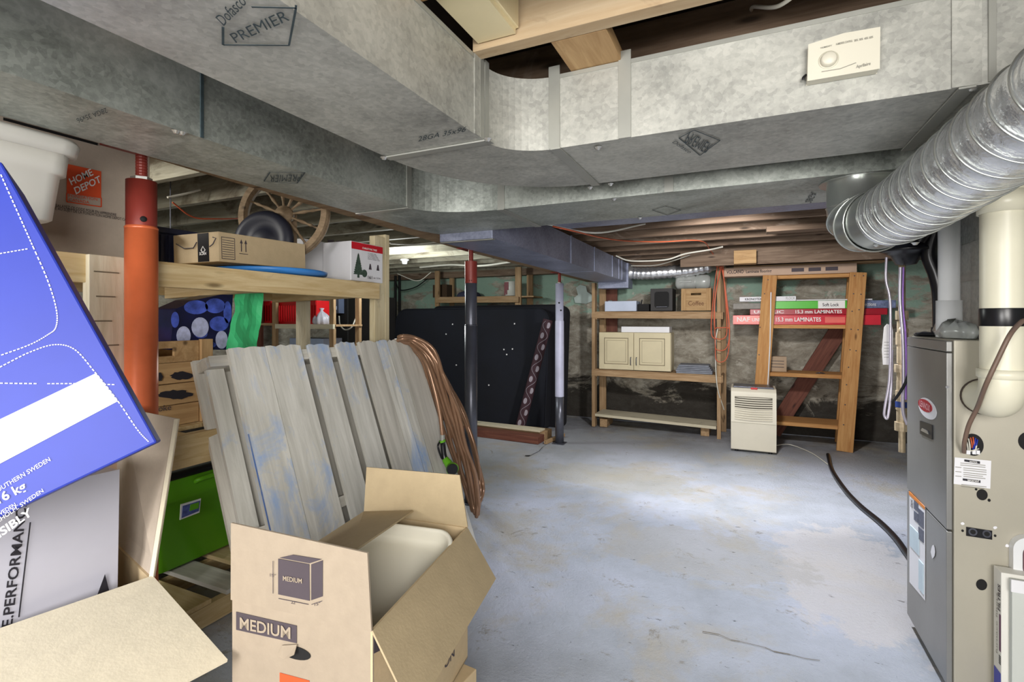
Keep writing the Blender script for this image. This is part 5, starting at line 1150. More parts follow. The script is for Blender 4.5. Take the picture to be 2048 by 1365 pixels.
b_.box((x0 + .05, yf + .006, zt1 + .175), (sl0, yf + .02, zt1 + .20), CRATEWOOD); b_.box((sl1, yf + .006, zt1 + .175), (x1 - .05, yf + .02, zt1 + .20), CRATEWOOD)
b_.build('front_board', c2)
for q in (x0, x1 - .05): board('corner_post', (q + .025, yf, zt1), (q + .025, yf, zt1 + hz), .05, .018, CRATEWOOD, c2, up=(0, 1, 0))
for q in (x0 + .008, x1 - .008): MB().box((q - .007, yf + .02, zt1), (q + .007, yf + .32, zt1 + hz), CRATEWOOD).build('side_board', c2)
MB().box((x0, yf + .32, zt1), (x1, yf + .334, zt1 + hz), CRATEWOOD).build('back_board', c2); MB().box((x0, yf + .022, zt1), (x1, yf + .318, zt1 + .01), CRATEWOOD).build('bottom_board', c2)
text3('Coffee', (x0 + .075, yf + .0055, zt1 + .06), (x1 - x0 - .15, 0, 0), (0, 0, .05), plain('faded_stencil', C(120, 88, 62), .8), c2, (0, -1, 0))
jr = thing('clear_bottle', 'large clear plastic water bottle lying on top of the crate', 'bottle', (-.55, 6.2, zt1 + hz))
zb2 = zt1 + hz + .083; xa, xb = PY(1352, 566, 6.2).x, PY(1421, 566, 6.2).x
Mj = MX.Translation((xa, 6.2, zb2)) @ MX.Rotation(R(90), 4, 'Y')
L = xb - xa
MB().lathe([(0, 0), (.06, .0), (.078, .02), (.078, .09), (.072, .10), (.078, .11), (.078, L * .55), (.066, L * .58), (.080, L * .61), (.080, L - .03), (.06, L), (0, L)], CLEAR, Mj, 28).build('body', jr, MX.Identity(4))
MB().tube([(xa + .05, 6.12, zb2), (xa + .18, 6.12, zb2)], .012, CLEAR, 10).build('handle', jr)
# orange cord hanging at the right post
oc2 = thing('hanging_cord', 'orange extension cord hung in loops on the right post of the back shelf unit', 'cord', (-.25, 5.98, 1.2))
lp = []
for k in range(4):
    w_ = random.uniform(-5, 5)
    lp += [PY(1440 + w_, 522 + k * 3, 5.95), PY(1428 + w_ * .5, 600, 5.93), PY(1426 + w_, 690 - 12 * k, 5.92), PY(1434, 722 - 22 * k, 5.91), PY(1452 + w_ * .5, 715 - 20 * k, 5.92), PY(1456 + w_ * .6, 650, 5.93), PY(1448, 560, 5.93)]
MB().tube(smooth(lp, 6), .0055, ORCORD, 7).build('loops', oc2)
MB().tube(smooth([PY(1434, 524, 5.94), PY(1446, 530, 5.92), PY(1438, 537, 5.92), PY(1448, 522, 5.93), PY(1432, 534, 5.93), PY(1446, 526, 5.91)], 6), .007, ORCORD, 7).build('knot', oc2)
tag(cable('white_hose_end', [PY(1436, 655, 5.95), PY(1431, 690, 5.95), PY(1434, 770, 5.96), PY(1448, 820, 6.1)], .006, WIRE), 'thin pale cord hanging beside the right post of the shelf unit', 'cord')

# ------------------------------------------------------------------ back shelving two, leaning to the left
s2 = thing('leaning_shelf_unit', 'orange pine shelf unit leaning sideways, loaded with laminate flooring packs', 'shelf', (.5, 6.2, 0))
def lean_x(xt, xb, z, z1=1.79): return xb + (xt - xb) * z / z1
xt1, xb1 = .240, .120; xt2, xb2 = 1.020, .905; yf = 5.99
board('post', (xb1, yf, .0), (xt1, yf, 1.79), .135, .038, SHELFORANGE, s2, up=(0, 1, 0)); board('post', (xb2, yf, .0), (xt2, yf, 1.79), .140, .038, SHELFORANGE, s2, up=(0, 1, 0))
board('post', (xb1 + .02, yf + .42, .0), (xt1 + .02, yf + .42, 1.79), .09, .038, SHELFORANGE, s2, up=(0, 1, 0)); board('post', (xb2 + .02, yf + .42, .0), (xt2 + .02, yf + .42, 1.79), .09, .038, SHELFORANGE, s2, up=(0, 1, 0))
for z, mt in ((1.775, SHELFORANGE), (1.255, SHELFORANGE), (.748, SHELFORANGE), (.235, SHELFORANGE)):
    x0 = lean_x(xt1, xb1, z) + .02; x1 = lean_x(xt2, xb2, z) - .02
    board('shelf_board', (x0, yf + .21, z), (x1, yf + .21, z), .375, .026, mt, s2); board('shelf_front', (x0 + .05, yf + .02, z - .008), (x1 - .05, yf + .02, z - .008), .018, .034, mt, s2)
MB().tube([PY(1542, 585, 5.955), PY(1540, 690, 5.955), PY(1534, 800, 5.955)], .006, PVCW, 8).build('white_strip', s2)
def nails(px, pys):
    for x_, y_ in pys: MB().lathe([(0, .002), (.006, .002), (.006, 0)], GREYST, frame(PY(x_, y_, yf - .0195), (1, 0, 0), (0, -1, 0)), 8).build('nail', s2, MX.Identity(4))
nails(0, [(1709, 552), (1727, 552), (1707, 588), (1722, 589), (1704, 623), (1718, 620), (1702, 659), (1716, 660), (1700, 700), (1712, 702), (1697, 735), (1693, 770), (1690, 810), (1687, 850), (1529, 588), (1520, 655), (1518, 710), (1536, 560)])
pd = thing('diagonal_board', 'dark red-brown board leaning diagonally behind the leaning shelf unit', 'board', (.5, 6.5, 0))
A = PY(1690, 640, 6.46); B = PY(1545, 880, 6.46); B.z = .035
board('board', B, A, .17, .03, BROWNBOARD, pd, up=(0, 1, 0)); tagp = None
# flooring packs
def pack(name, label, px0, px1, z0, z1, y0, dep, mat, rot=0):
    p0, p1 = PY(px0, 600, y0), PY(px1, 600, y0); t = thing(name, label, 'flooring pack', ((p0.x + p1.x) / 2, y0 + dep / 2, z0), 'flooring packs on the leaning shelf unit')
    MB().box((p0.x, y0, z0), (p1.x, y0 + dep, z1), mat).build('wrap', t, bevel=.003); return t, p0.x, p1.x
def face(t, s, px0, px1, z0, h, y, mat, bold=True): 
    x0, x1 = PY(px0, 600, y).x, PY(px1, 600, y).x; text3(s, (x0, y, z0), (x1 - x0, 0, 0), (0, 0, h), mat, t, (0, -1, 0), .002, bold)
def patch(t, px0, px1, z0, z1, y, mat, nm='printed_patch', l=.0008): 
    x0, x1 = PY(px0, 600, y).x, PY(px1, 600, y).x; plate(nm, [(x0, y, z0), (x1, y, z0), (x1, y, z1), (x0, y, z1)], V((0, -l, 0)), .0005, mat, t)
YF = 6.03; zs = 1.269
t, a, b = pack('flooring_pack', 'lowest red flooring pack lettered 15.3 mm LAMINATES', 1466, 1762, zs, zs + .100, YF, .21, REDF)
patch(t, 1466, 1536, zs + .004, zs + .096, YF, REDF2); face(t, 'NAF', 1474, 1500, zs + .032, .048, YF, WHITEINK); face(t, 'UNICLIC', 1504, 1540, zs + .034, .036, YF, WHITEINK); face(t, '15.3 mm LAMINATES', 1552, 1642, zs + .034, .042, YF, WHITEINK); patch(t, 1650, 1690, zs + .02, zs + .08, YF, REDF2)
t, a, b = pack('flooring_pack', 'darker red flooring pack second from the bottom, 15.3 mm LAMINATES', 1500, 1775, zs + .102, zs + .165, YF + .01, .20, plain('dark_red_film', C(160, 26, 44), .3, 0, .1))
face(t, 'UNICLIC', 1508, 1568, zs + .120, .03, YF + .01, WHITEINK); face(t, '15.3 mm LAMINATES', 1591, 1684, zs + .118, .034, YF + .01, WHITEINK)
t, a, b = pack('flooring_pack', 'green and white flooring pack lettered SOFTLOCK above the red packs', 1546, 1694, zs + .167, zs + .247, YF + .02, .18, GREENL)
patch(t, 1636, 1690, zs + .168, zs + .246, YF + .02, WHITEINK); face(t, 'Soft Lock', 1645, 1678, zs + .19, .032, YF + .02, INK)
t, a, b = pack('flooring_pack', 'blue-grey flooring pack lettered Connections sticking out to the right', 1694.5, 1792, zs + .167, zs + .245, YF + .03, .17, plain('blue_grey_film', C(104, 114, 146), .4, 0, .5, 30))
face(t, 'Connections', 1712, 1752, zs + .19, .035, YF + .03, WHITEINK, False)
t, a, b = pack('flooring_pack', 'dull grey flat pack under the white one, left of shelf post', 1466, 1545, zs + .168, zs + .232, YF + .05, .14, plain('grey_film', C(120, 116, 108), .5, 0, .2, 20))
t, a, b = pack('flooring_pack', 'white flooring pack lettered KRONOTEX on the left of the stack', 1479, 1592, zs + .249, zs + .300, YF + .02, .15, WHITE)
face(t, 'KRONOTEX', 1490, 1524, zs + .262, .024, YF + .02, INKBLK); face(t, 'FLOOR', 1572, 1590, zs + .264, .028, YF + .02, GRYINK, False)
t, a, b = pack('flooring_pack', 'thin white sheet pack on top of the green pack', 1592.5, 1745, zs + .249, zs + .262, YF + .04, .12, WHITE)
zv = 1.7905
t, a, b = pack('flooring_pack', 'long kraft flooring pack lettered VOLCANO lying on top of both shelves', 1447, 1714, zv, zv + .095, 5.99, .22, plain('volcano_card', C(186, 158, 136), .7, 0, .06))
face(t, 'VOLCANO', 1453, 1487, zv + .033, .036, 5.99, INKBLK); face(t, 'Laminate flooring', 1492, 1543, zv + .033, .030, 5.99, INKBLK)
for k in range(3): patch(t, 1583 + 34 * k, 1608 + 34 * k, zv + .028, zv + .066, 5.99, INK)
tag(board('loose_board', (a + .1, 6.12, zv + .105), (b + .25, 6.14, zv + .112), .18, .018, SHELFWOOD), 'thin bare board on top of the VOLCANO pack', 'board')
tag(cable('black_pipe', [(a + .02, 6.06, zv + .145), (a + .7, 6.08, zv + .142), (b + .25, 6.1, zv + .150)], .026, BLACK), 'black plastic pipe lying on top of the loose board over shelves', 'pipe')
scx = box_on('small_carton', 'small kraft carton on the second shelf of leaning unit', 'box', PY(1538, 730, 6.12).x, PY(1573, 730, 6.12).x, 6.12, 6.22, .762, .925, plain('dull_kraft', C(168, 146, 122), .8), R(2))
for k in range(3): pline(ply(6.119), [(1542, 722 + k * 6), (1568, 723 + k * 6)], 1, INK, scx)
tag(MB().tube(smooth([PY(1632, 750, 6.1) + V((0, 0, .013)), PY(1640, 748, 6.08) + V((0, 0, .01)), PY(1650, 751, 6.12) + V((0, 0, .014)), PY(1636, 752, 6.14) + V((0, 0, .012))], 5), .006, GREYST, 6).build('bracket', None), 'small metal bracket on the second shelf of leaning unit', 'bracket')

# dehumidifier
dh = thing('dehumidifier', 'cream dehumidifier with a slatted front and red switch in front of leaning shelf', 'dehumidifier', (.07, 5.65, 0))
x0, x1, y0, y1 = -.128, .277, 5.53, 5.86; DHM = plain('dehumidifier_cream', C(214, 208, 190), .5, 0, .03)
MB().prism([(x0, y0, .02), (x0, y0 - .03, .30), (x0, y0, .60), (x0, y0 + .04, .635), (x0, y1, .64), (x0, y1, .02)], (x1 - x0, 0, 0), DHM).build('body', dh, bevel=.012, segs=3)
for x_ in (x0 + .05, x1 - .05):
    for y_ in (y0 + .05, y1 - .05): MB().lathe([(.018, 0), (.018, .022)], BLACK, MX.Translation((x_, y_, 0)), 12).build('foot', dh, MX.Identity(4))
fn = V((0, -1, .1)).normalized()
def fy(z): return (y0 - .03 * (z - .02) / .28) if z < .30 else (y0 - .03 + .03 * (z - .30) / .30)
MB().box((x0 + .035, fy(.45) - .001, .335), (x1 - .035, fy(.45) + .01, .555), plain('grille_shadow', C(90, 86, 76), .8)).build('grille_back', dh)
for k in range(11):
    z = .335 + k * .0215; ps = [(x0 + .035 + (x1 - x0 - .07) * q / 8, fy(z) - .005 - .004 * math.sin(math.pi * q / 8), z - .006 * math.sin(math.pi * q / 8)) for q in range(9)]
    MB().tube(ps, .0062, DHM, 6).build('slat', dh)
MB().box((x0 + .004, fy(.3) - .0015, .298), (x1 - .004, fy(.3) + .002, .301), plain('seam', C(150, 146, 130), .7)).build('seam', dh)
MB().box((x0 + .18, y0 + .02, .628), (x0 + .24, y0 + .05, .645), RED).build('switch', dh, bevel=.003)
MB().box((x0 + .02, y0 + .05, .636), (x1 - .02, y1 - .03, .65), GREYST).build('top_grille', dh, bevel=.003)
cable('power_cord', [(x1 - .0, 5.7, .06), PZ(1580, 890, .01), PZ(1620, 905, .008), PZ(1650, 925, .008), PZ(1668, 940, .008)], .005, WIRE, dh)
# black hose on the floor
tag(cable('floor_hose', [PZ(1656, 910, .020), PZ(1664, 940, .018), PZ(1690, 980, .018), PZ(1720, 1012, .018), PZ(1760, 1045, .018), PZ(1790, 1075, .018), PZ(1812, 1105, .018), PZ(1830, 1130, .018)], .017, BLACK, None, 12), 'black rubber hose lying on the floor towards the furnace', 'hose')
# crack and debris on floor
crk = thing('floor_crack', 'dark crack in the concrete running from the white steel post', 'crack', (-1.8, 4.9, 0)); ps = [(1116, 884), (1100, 884), (1085, 895), (1078, 903), (1060, 912), (1050, 912)]
b_ = MB()
for (xa_, ya_), (xb_, yb_) in zip(ps[:-1], ps[1:]):
    A, B = PZ(xa_, ya_, .0008), PZ(xb_, yb_, .0008); w_ = random.uniform(.012, .03); b_.prism([A + V((0, -w_, 0)), B + V((0, -w_ * .8, 0)), B + V((0, w_, 0)), A + V((0, w_, 0))], V((0, 0, .001)), BLACKM)
b_.build('crack', crk)
ck2 = thing('floor_crack', 'long broken crack across the floor in the right foreground', 'crack', PZ(1530, 1290, 0)); ps = [(1405, 1264), (1438, 1270), (1462, 1281), (1480, 1284), (1530, 1296), (1548, 1304), (1580, 1310), (1610, 1318), (1640, 1322)]; b_ = MB()
for i_, ((xa_, ya_), (xb_, yb_)) in enumerate(zip(ps[:-1], ps[1:])):
    A, B = PZ(xa_, ya_, .0004), PZ(xb_, yb_, .0004); w_ = random.uniform(.0008, .003); b_.prism([A + V((0, -w_ * .6, 0)), B + V((0, -w_ * .5, 0)), B + V((0, w_, 0)), A + V((0, w_, 0))], V((0, 0, .0008)), plain('crack_shadow', C(110, 102, 88), .9))
b_.build('crack', ck2)

# ------------------------------------------------------------------ furnace
FX0, FX1, FY0, FY1, FZ = .650, 1.34, 2.225, 2.712, 1.25
fu = thing('furnace', 'tall grey metal furnace with a red oval badge at the right', 'furnace', (1.0, 2.47, 0))
MB().box((FX0 + .02, FY0 + .015, 0), (FX1, FY1 - .02, .05), BLACKM).build('base', fu)
MB().box((FX0 + .006, FY0, .05), (FX1, FY1, FZ), FURN).build('cabinet', fu, bevel=.004)
def door(z0, z1, nm='door_panel'): return MB().box((FX0 - .012, FY0 + .008, z0), (FX0 + .005, FY1 - .006, z1), FURND).build(nm, fu, bevel=.003)
up_ = door(.588, 1.205); lo_ = door(.045, .582); cap = door(1.208, 1.245, 'top_cap')
fd = (V((FX0 - .0125, 0, 0)), V((-1, 0, 0)))
A = [PP(x_, y_, fd) for x_, y_ in ((1842, 868), (1866, 880), (1866, 851), (1842, 842))]
MB().prism(A, V((-.004, 0, 0)), BLACK).build('handle_frame', up_, bevel=.002)
A2 = [PP(x_, y_, fd) + V((-.005, 0, 0)) for x_, y_ in ((1846, 862), (1862, 870), (1859, 862), (1849, 857))]
MB().prism(A2, V((-.003, 0, 0)), SCREW).build('handle_lip', up_)
def oval(pl, cx, cy, rx, ry, sh, mat, nm, par, lift, n_=30):
    ps = [PP(cx + rx * math.cos(2 * math.pi * k / n_), cy + ry * math.sin(2 * math.pi * k / n_) + sh * rx * math.cos(2 * math.pi * k / n_), pl) + pl[1] * lift for k in range(n_)]
    return MB().prism(ps, pl[1] * .0012, mat).build(nm, par)
oval(fd, 1856, 818, 18, 20, .5, WHITE, 'badge_plate', up_, .0005); oval(fd, 1852, 812, 14, 12, .45, plain('badge_red', C(176, 34, 50), .4), 'badge_oval', up_, .002)
ptext('LENNOX', fd, (1842, 812), (1863, 824), (1842, 800), plain('badge_pink', C(236, 170, 176), .5), up_, .0045)
fdl = fd
quad('warning_label', fd, [(1820, 1165), (1851, 1202), (1851, 1014), (1820, 984)], WHITE, lo_, .002)
quad('orange_strip', fd, [(1820, 990), (1851, 1020), (1851, 1014), (1820, 983)], ORANGE2, lo_, .004)
for (x0, x1, y0, y1) in ((1830, 1838, 1001, 1018), (1839, 1849, 1009, 1042), (1830, 1838, 1022, 1040), (1839, 1849, 1046, 1070)):
    quad('label_block', fd, [(x0, y1 + .9 * (x0 - 1830)), (x1, y1 + .9 * (x1 - 1830)), (x1, y0 + .9 * (x1 - 1830)), (x0, y0 + .9 * (x0 - 1830))], plain('label_grey', C(92, 96, 112), .6, 0, .3, 90), lo_, .004)
quad('label_block', fd, [(1822, 1092), (1840, 1112), (1840, 1068), (1822, 1050)], plain('label_pale_blue', C(196, 214, 224), .6), lo_, .005)
quad('label_block', fd, [(1840, 1178), (1849, 1190), (1849, 1130), (1840, 1120)], plain('label_pale_blue', C(196, 214, 224), .6), lo_, .005)
ptext('DANGER', fd, (1824, 1014), (1828, 1018), (1824, 998), INKBLK, lo_, .005)
fs_ = ply(FY0 - .0005)
quad('notice_label', fs_, [(1907, 968), (1980, 978), (1982, 922), (1909, 915)], WHITE, fu, .002)
quad('label_bar', fs_, [(1928, 923), (1959, 928), (1959, 923), (1928, 919)], INKBLK, fu, .004); ptext('NOTICE', fs_, (1938, 924), (1953, 926), (1938, 921), WHITEINK, fu, .0055)
quad('label_bar', fs_, [(1925, 961), (1960, 966), (1960, 961), (1925, 957)], INKBLK, fu, .004); ptext('IMPORTANT', fs_, (1934, 962), (1957, 964.5), (1934, 958.5), WHITEINK, fu, .0055)
for k, (x0, x1, y) in enumerate(((1920, 1970, 926), (1920, 1970, 930), (1910, 1922, 934), (1926, 1972, 936), (1926, 1972, 940), (1910, 1922, 943), (1926, 1972, 945), (1926, 1965, 949), (1910, 1922, 952), (1926, 1970, 953), (1922, 1972, 969), (1922, 1968, 973))):
    pline(fs_, [(x0, y), (x1, y + (x1 - x0) * .1)], .9, GRYINK, fu, 'printed_line', .0035)
def hole(px, py, r_, nm='knockout', ry=None, lift=.0): oval(fs_, px, py, r_, ry or r_, .08, BLACKM, nm, fu, .0006 + lift)
hole(1964, 990, 11, 'grommet_hole'); hole(1952, 979, 2.5); hole(1978, 1001, 3); hole(1963, 1170, 11); hole(2060, 884, 24, 'flue_hole', 20); hole(1925, 1062, 2.5); hole(1990, 1072, 2.5)
ps = [(1932, 1054), (1984, 1062), (1984, 1080), (1932, 1072)]; quad('port_plate', fs_, ps[::-1], BLACK, fu, .002)
for cx in (1945, 1973): oval(fs_, cx, 1064 + (cx - 1945) * .14, 9, 7.5, .1, GREYST, 'port_ring', fu, .0022); oval(fs_, cx, 1064 + (cx - 1945) * .14, 5.5, 4.5, .1, BLACKM, 'port_hole', fu, .0036)
oval(fs_, 1946, 890, 21, 22, .1, BLACKM, 'wiring_hole', fu, .0006)
for k, (x0, y0_, x1, y1_, mt) in enumerate(((1932, 880, 1936, 902, WIRE), (1937, 878, 1940, 904, WIRE), (1941, 876, 1944, 896, ORCORD), (1946, 875, 1947, 895, ORCORD), (1951, 877, 1946, 899, BLUE), (1955, 880, 1949, 898, BLUE), (1957, 898, 1940, 903, WIRE), (1953, 884, 1950, 904, WIRE))):
    cable('wire', [PY(x0, y0_, FY0 - .004), PY((x0 + x1) / 2 + 1, (y0_ + y1_) / 2, FY0 - .014), PY(x1, y1_, FY0 - .006)], .0022, mt, fu, 6)
for x_ in (1936, 1948, 1955): MB().box(PY(x_ - 3, 909, FY0 - .012), PY(x_ + 3, 901, FY0 - .004), WHITE).build('connector', fu)
for (px, py) in ((1925, 1048), (1990, 1056), (2014, 1092)): blob('tape_scrap', fs_, px, py, 4, 3, WHITE, fu, 9, .0006)
for px, py in ((1866, 1107), (1870, 1103)): pass
blob('tape_scrap', fd, 1867, 1105, 4, 13, WHITE, lo_, 10, .0015)
blob('tape_scrap', fd, 1896, 775, 4, 3, WHITE, up_, 8, .0015)
# plenum
pn_ = thing('sheet_metal_plenum', 'sheet metal plenum standing on the furnace beneath the ducts', 'duct', (1.05, 2.45, FZ))
MB().box((.79, FY0 + .02, FZ + .001), (1.32, FY1 - .03, 1.62), GALV).build('lower_section', pn_, bevel=.002); MB().box((.795, FY0 + .025, 1.621), (1.315, FY1 - .035, 1.855), GALV_DULL).build('upper_section', pn_, bevel=.002)
MB().box((.785, FY0 + .015, 1.47), (.789, FY1 - .025, 1.50), EDGE).build('seam', pn_)
# debris on furnace top: clear plastic wrap
wr = thing('crumpled_plastic', 'crumpled clear plastic packaging on top of the furnace', 'packaging', (.72, 2.3, FZ))
rings = []
for dz_, r_ in ((0, .9), (.02, 1.05), (.045, .9), (.055, .5), (.058, .05)): rings.append([(.722 + .05 * r_ * math.cos(2 * math.pi * k / 24) * (1 + .2 * math.sin(5 * k)), 2.42 + .13 * r_ * math.sin(2 * math.pi * k / 24) * (1 + .2 * math.sin(7 * k + 1)), FZ + .003 + dz_ * (1 + .25 * math.sin(3 * k))) for k in range(24)])
loft(rings, CLEAR).build('wrap', wr)
# intake pipe (big cream pipe)
ip = thing('air_intake_pipe', 'thick cream plastic pipe with a black rubber coupling elbowing into the furnace', 'pipe', (.74, 2.08, 1.05))
px_, py_ = .735, 2.085; T = MX.Translation((px_, py_, 0)); I = MX.Identity(4)
MB().lathe([(.055, 1.355), (.055, 1.66)], PVC, T, 32).build('upper_pipe', ip, I); MB().lathe([(.056, 1.655), (.062, 1.655), (.062, 1.72), (.0, 1.72)], PVC, T, 32).build('coupling', ip, I); MB().lathe([(.055, 1.72), (.055, 1.775), (.0, 1.775)], PVC, T, 32).build('upper_pipe', ip, I)
MB().lathe([(.0565, 1.300), (.0575, 1.303), (.0575, 1.352), (.0565, 1.356)], BLACK, T, 32).build('rubber_coupling', ip, I)
MB().lathe([(.055, 1.15), (.055, 1.302)], PVC, T, 32).build('lower_pipe', ip, I); MB().lathe([(.055, 1.165), (.063, 1.165), (.063, 1.14), (.057, 1.135)], PVC, T, 32).build('elbow_hub', ip, I)
MB().tube(smooth([(px_, py_, 1.145), (px_, py_ + .004, 1.10), (px_, py_ + .035, 1.065), (px_ - .002, py_ + .085, 1.06), (px_ - .003, FY0 - .002, 1.06)], 8), .057, PVC, 28).build('elbow', ip)
MB().lathe([(.056, 0), (.061, 0), (.061, .004), (.056, .006)], plain('dark_gasket', C(70, 60, 52), .7), frame((px_ - .003, FY0 - .001, 1.06), (1, 0, 0), (0, -1, 0)), 28).build('gasket', ip, I)
# second, thin white pipe
wp_ = thing('white_vent_pipe', 'white plastic pipe rising from the furnace beside the plenum', 'pipe', (.725, 2.5, FZ))
T = MX.Translation((.722, 2.50, 0)); MB().lathe([(.034, FZ + .002), (.034, 1.86), (.0, 1.86)], PVCW, T, 24).build('pipe', wp_, I); MB().lathe([(.0342, 1.395), (.0405, 1.395), (.0405, FZ + .002)], PVCW, T, 24).build('coupling', wp_, I)
pvt = (V((0, 2.462, 0)), V((0, -1, 0)))
# black fitting and hose above the furnace
bf = thing('black_vent_fitting', 'glossy black plastic vent fitting and pipe hanging under the foil hose', 'pipe', PY(1825, 520, 2.9))
c = PY(1812, 497, 2.9); T = MX.Translation(c)
MB().lathe([(0, .10), (.03, .10), (.075, .075), (.095, .03), (.098, 0), (.103, -.004), (.103, -.016), (.085, -.02), (.06, -.035), (.04, -.075), (0, -.08)], BLACK, T, 32).build('cup', bf, I)
MB().tube([c + V((0, 0, .09)), c + V((0, 0, .47))], .025, BLACK, 14).build('drop_pipe', bf)
MB().tube([c + V((.03, -.08, .02)), c + V((.06, -.10, .08)), c + V((.10, -.10, .14))], .022, BLACK, 12).build('stub', bf)
MB().tube(smooth([c + V((.10, -.06, .10)), PY(1858, 505, 2.85), PY(1872, 550, 2.85), PY(1880, 590, 2.85), PY(1882, 660, 2.85)], 8), .030, BLACK, 16).build('drain_pipe', bf)
MB().tube([PY(1882, 655, 2.85), PY(1882, 700, 2.85)], .036, BLACK, 16).build('coupling', bf)
MB().tube([(PY(1882, 700, 2.85)).lerp(V((PY(1882, 700, 2.85).x, 2.85, 0.01)), 0), V((PY(1882, 700, 2.85).x, 2.85, 0.01))], .030, BLACK, 16).build('drop_pipe', bf)
# gas line
gl = thing('gas_pipe', 'aged steel gas pipe with fittings and a valve, left of the furnace', 'pipe', PY(1805, 860, 2.95)); gx = PY(1804, 700, 2.95).x; gy = 2.95
T = MX.Translation((gx, gy, 0)); zz = lambda y_: PY(1804, y_, 2.95).z
MB().lathe([(.014, zz(905)), (.014, 2.03), (0, 2.03)], BRASS, T, 16).build('pipe', gl, I)
for y0_, y1_, r_ in ((862, 845, .030), (845, 820, .022), (820, 805, .025), (806, 782, .026), (782, 762, .022), (762, 745, .021), (745, 730, .031), (727, 690, .021), (690, 665, .025), (665, 642, .020), (640, 622, .026)):
    MB().lathe([(0, zz(y0_)), (r_, zz(y0_)), (r_ * 1.02, (zz(y0_) + zz(y1_)) / 2), (r_, zz(y1_)), (0, zz(y1_))], BRASS, T, 12, False).build('fitting', gl, I)
MB().lathe([(.0265, zz(815)), (.0265, zz(803))], plain('blue_tape', C(40, 60, 120), .5), T, 16).build('tape_band', gl, I)
MB().lathe([(0, .03), (.016, .028), (.020, 0)], BRASS, frame((gx, gy - .02, zz(661)), (1, 0, 0), (0, -1, 0)), 16).build('valve_nut', gl, I)
tagm = MB(); ps = [(1768, 655), (1774, 648), (1784, 652), (1786, 664), (1785, 730), (1766, 730), (1764, 700)]
tg = thing('paper_tag', 'white paper inspection tag hanging beside the gas pipe', 'tag', PY(1775, 730, 2.9)); MB().prism([PY(x_, y_, 2.9) for x_, y_ in ps], V((0, .0015, 0)), WHITEINK).build('sheet', tg)
for k in range(6): pline(ply(2.899), [(1768, 685 + k * 6), (1782, 685 + k * 6)], .7, GRYINK, tg)
def twin(label, pts_, r_, mt): tag(cable('control_line', pts_, r_, mt, None, 8), label, 'cable')
twin('pale violet cable looping down left of the gas pipe', [PY(1773, 515, 2.85), PY(1772, 560, 2.85), PY(1780, 600, 2.85), PY(1781, 680, 2.85), PY(1779, 760, 2.85), PY(1770, 815, 2.85), PY(1769, 832, 2.85), PY(1776, 834, 2.85), PY(1782, 780, 2.87), PY(1784, 700, 2.87)], .0055, COPPER)
twin('bright violet-edged copper line in front of the gas pipe', [PY(1801, 535, 2.86), PY(1800, 600, 2.86), PY(1806, 680, 2.86), PY(1807, 760, 2.86), PY(1806, 820, 2.86), PY(1815, 850, 2.86)], .007, COPPER)
twin('thin violet line running beside the bright copper one', [PY(1807, 535, 2.87), PY(1806, 610, 2.87), PY(1812, 680, 2.87), PY(1812, 800, 2.87)], .004, PURP)
twin('black cable curving from furnace top down to the gas pipe', [V((.72, 2.6, FZ + .006)), PY(1845, 671, 2.72) + V((0, 0, .01)), PY(1832, 680, 2.74), PY(1822, 710, 2.76), PY(1815, 755, 2.78), PY(1800, 785, 2.80), PY(1785, 805, 2.82)], .006, BLACK)
twin('brown cable curving from the right edge into furnace wiring hole', [PY(2056, 640, 1.90), PY(2042, 645, 1.92), PY(2020, 670, 1.97), PY(1995, 720, 1.98), PY(1972, 770, 2.0), PY(1955, 815, 2.10), PY(1938, 850, 2.14), PY(1929, 885, 2.17), PY(1928, 905, 2.21)], .0065, BROWNCORD)
twin('black power cord coiled on top of the furnace', [V((.66, 2.68, FZ + .007)), V((.70, 2.62, FZ + .007)), V((.72, 2.66, FZ + .007)), V((.68, 2.70, FZ + .007)), V((.66, 2.64, FZ + .010)), V((.71, 2.60, FZ + .010))], .007, BLACK)

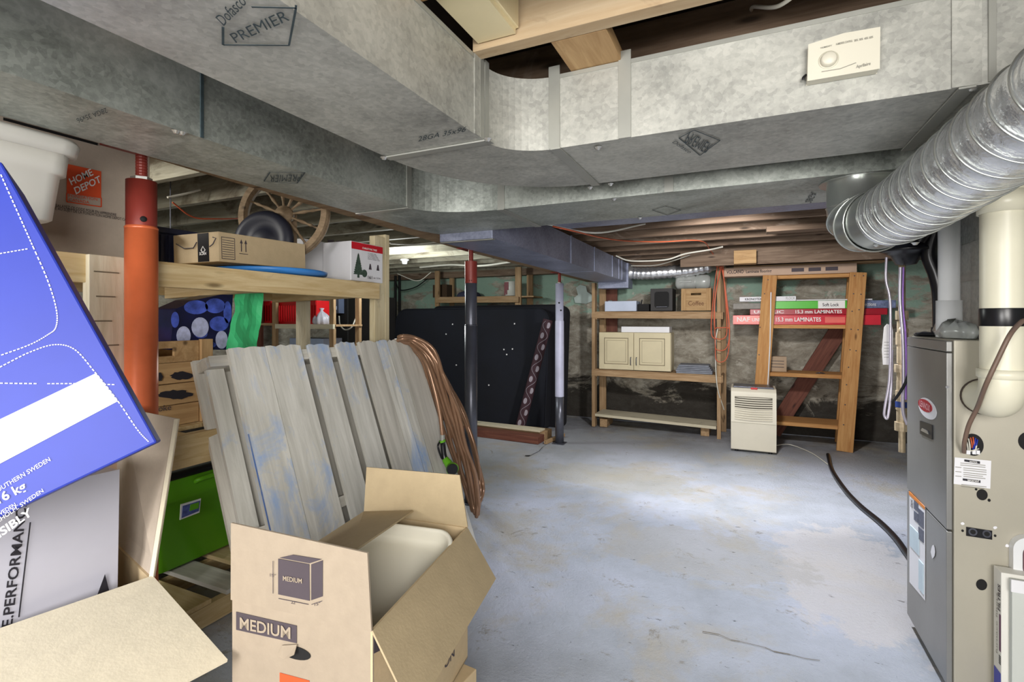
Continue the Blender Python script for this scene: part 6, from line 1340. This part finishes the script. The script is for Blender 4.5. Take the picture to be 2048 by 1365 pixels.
# filter cartons and a round control at the lower right, close to the camera
xA, y0, y1, zA = .754, 2.150, 2.205, .50
fc = thing('filter_carton', 'narrow white filter carton with purple and blue stripes leaning on the furnace', 'box', (xA + .2, 2.18, 0))
MB().box((xA, y0, .0), (xA + .48, y1, zA), plain('filter_white', C(224, 222, 214), .5, 0, .03)).build('body', fc, bevel=.002)
def side(nm, ya, yb, za, zb, mt): plate(nm, [(xA, ya, za), (xA, yb, za), (xA, yb, zb), (xA, ya, zb)], V((-.0006, 0, 0)), .0005, mt, fc)
side('printed_stripe', y0 + .001, y0 + .012, .24, .36, plain('purple_stripe', C(84, 30, 76), .5)); side('printed_stripe', y0 + .001, y1 - .006, .0, .17, plain('deep_blue_print', C(58, 66, 168), .5))
text3('FILTRES', (xA, y0 + .004, .37), (0, 0, .085), (0, .016, 0), INK, fc, (-1, 0, 0), .0015); text3('furnace filters', (xA, y0 + .024, .22), (0, 0, .20), (0, .010, 0), GRYINK, fc, (-1, 0, 0), .0015, False)
for k in range(5): side('bar_code', y0 + .001, y0 + .014, .198 + k * .006, .201 + k * .006, INKBLK)
f2 = thing('furnace_filter', 'pale grey pleated furnace filter leaning beside the narrow white carton', 'filter', (xA + .25, 2.12, 0))
MB().box((xA + .018, y0 - .024, 0), (xA + .50, y0 - .003, zA - .01), plain('filter_grey', C(196, 200, 194), .7, 0, .03)).build('media', f2, bevel=.002); MB().box((xA + .014, y0 - .030, zA - .045), (xA + .50, y0 - .024, zA - .006), WHITE).build('frame_edge', f2)
for k in range(1, 9): MB().box((xA + .018 + .055 * k, y0 - .0275, 0), (xA + .021 + .055 * k, y0 - .024, zA - .045), GRYINK).build('pleat', f2)
hk = thing('white_round_gauge', 'white rounded plastic housing with dark oval window on the furnace side', 'gauge', PY(2060, 1160, 2.2)); g0 = PY(2062, 1118, FY0 - .001); Tg = frame(g0, (1, 0, 0), (0, -1, 0))
MB().prism([Tg @ V((x_, y_, 0)) for x_, y_ in rrect(.055, .078, .045, 8)], V((0, -.03, 0)), PVCW).build('housing', hk, bevel=.004, segs=3)
MB().prism([Tg @ V((x_ + .008, y_, .0305)) for x_, y_ in rrect(.040, .060, .038, 8)], V((0, -.002, 0)), plain('gauge_window', C(96, 70, 74), .3)).build('window_rim', hk)
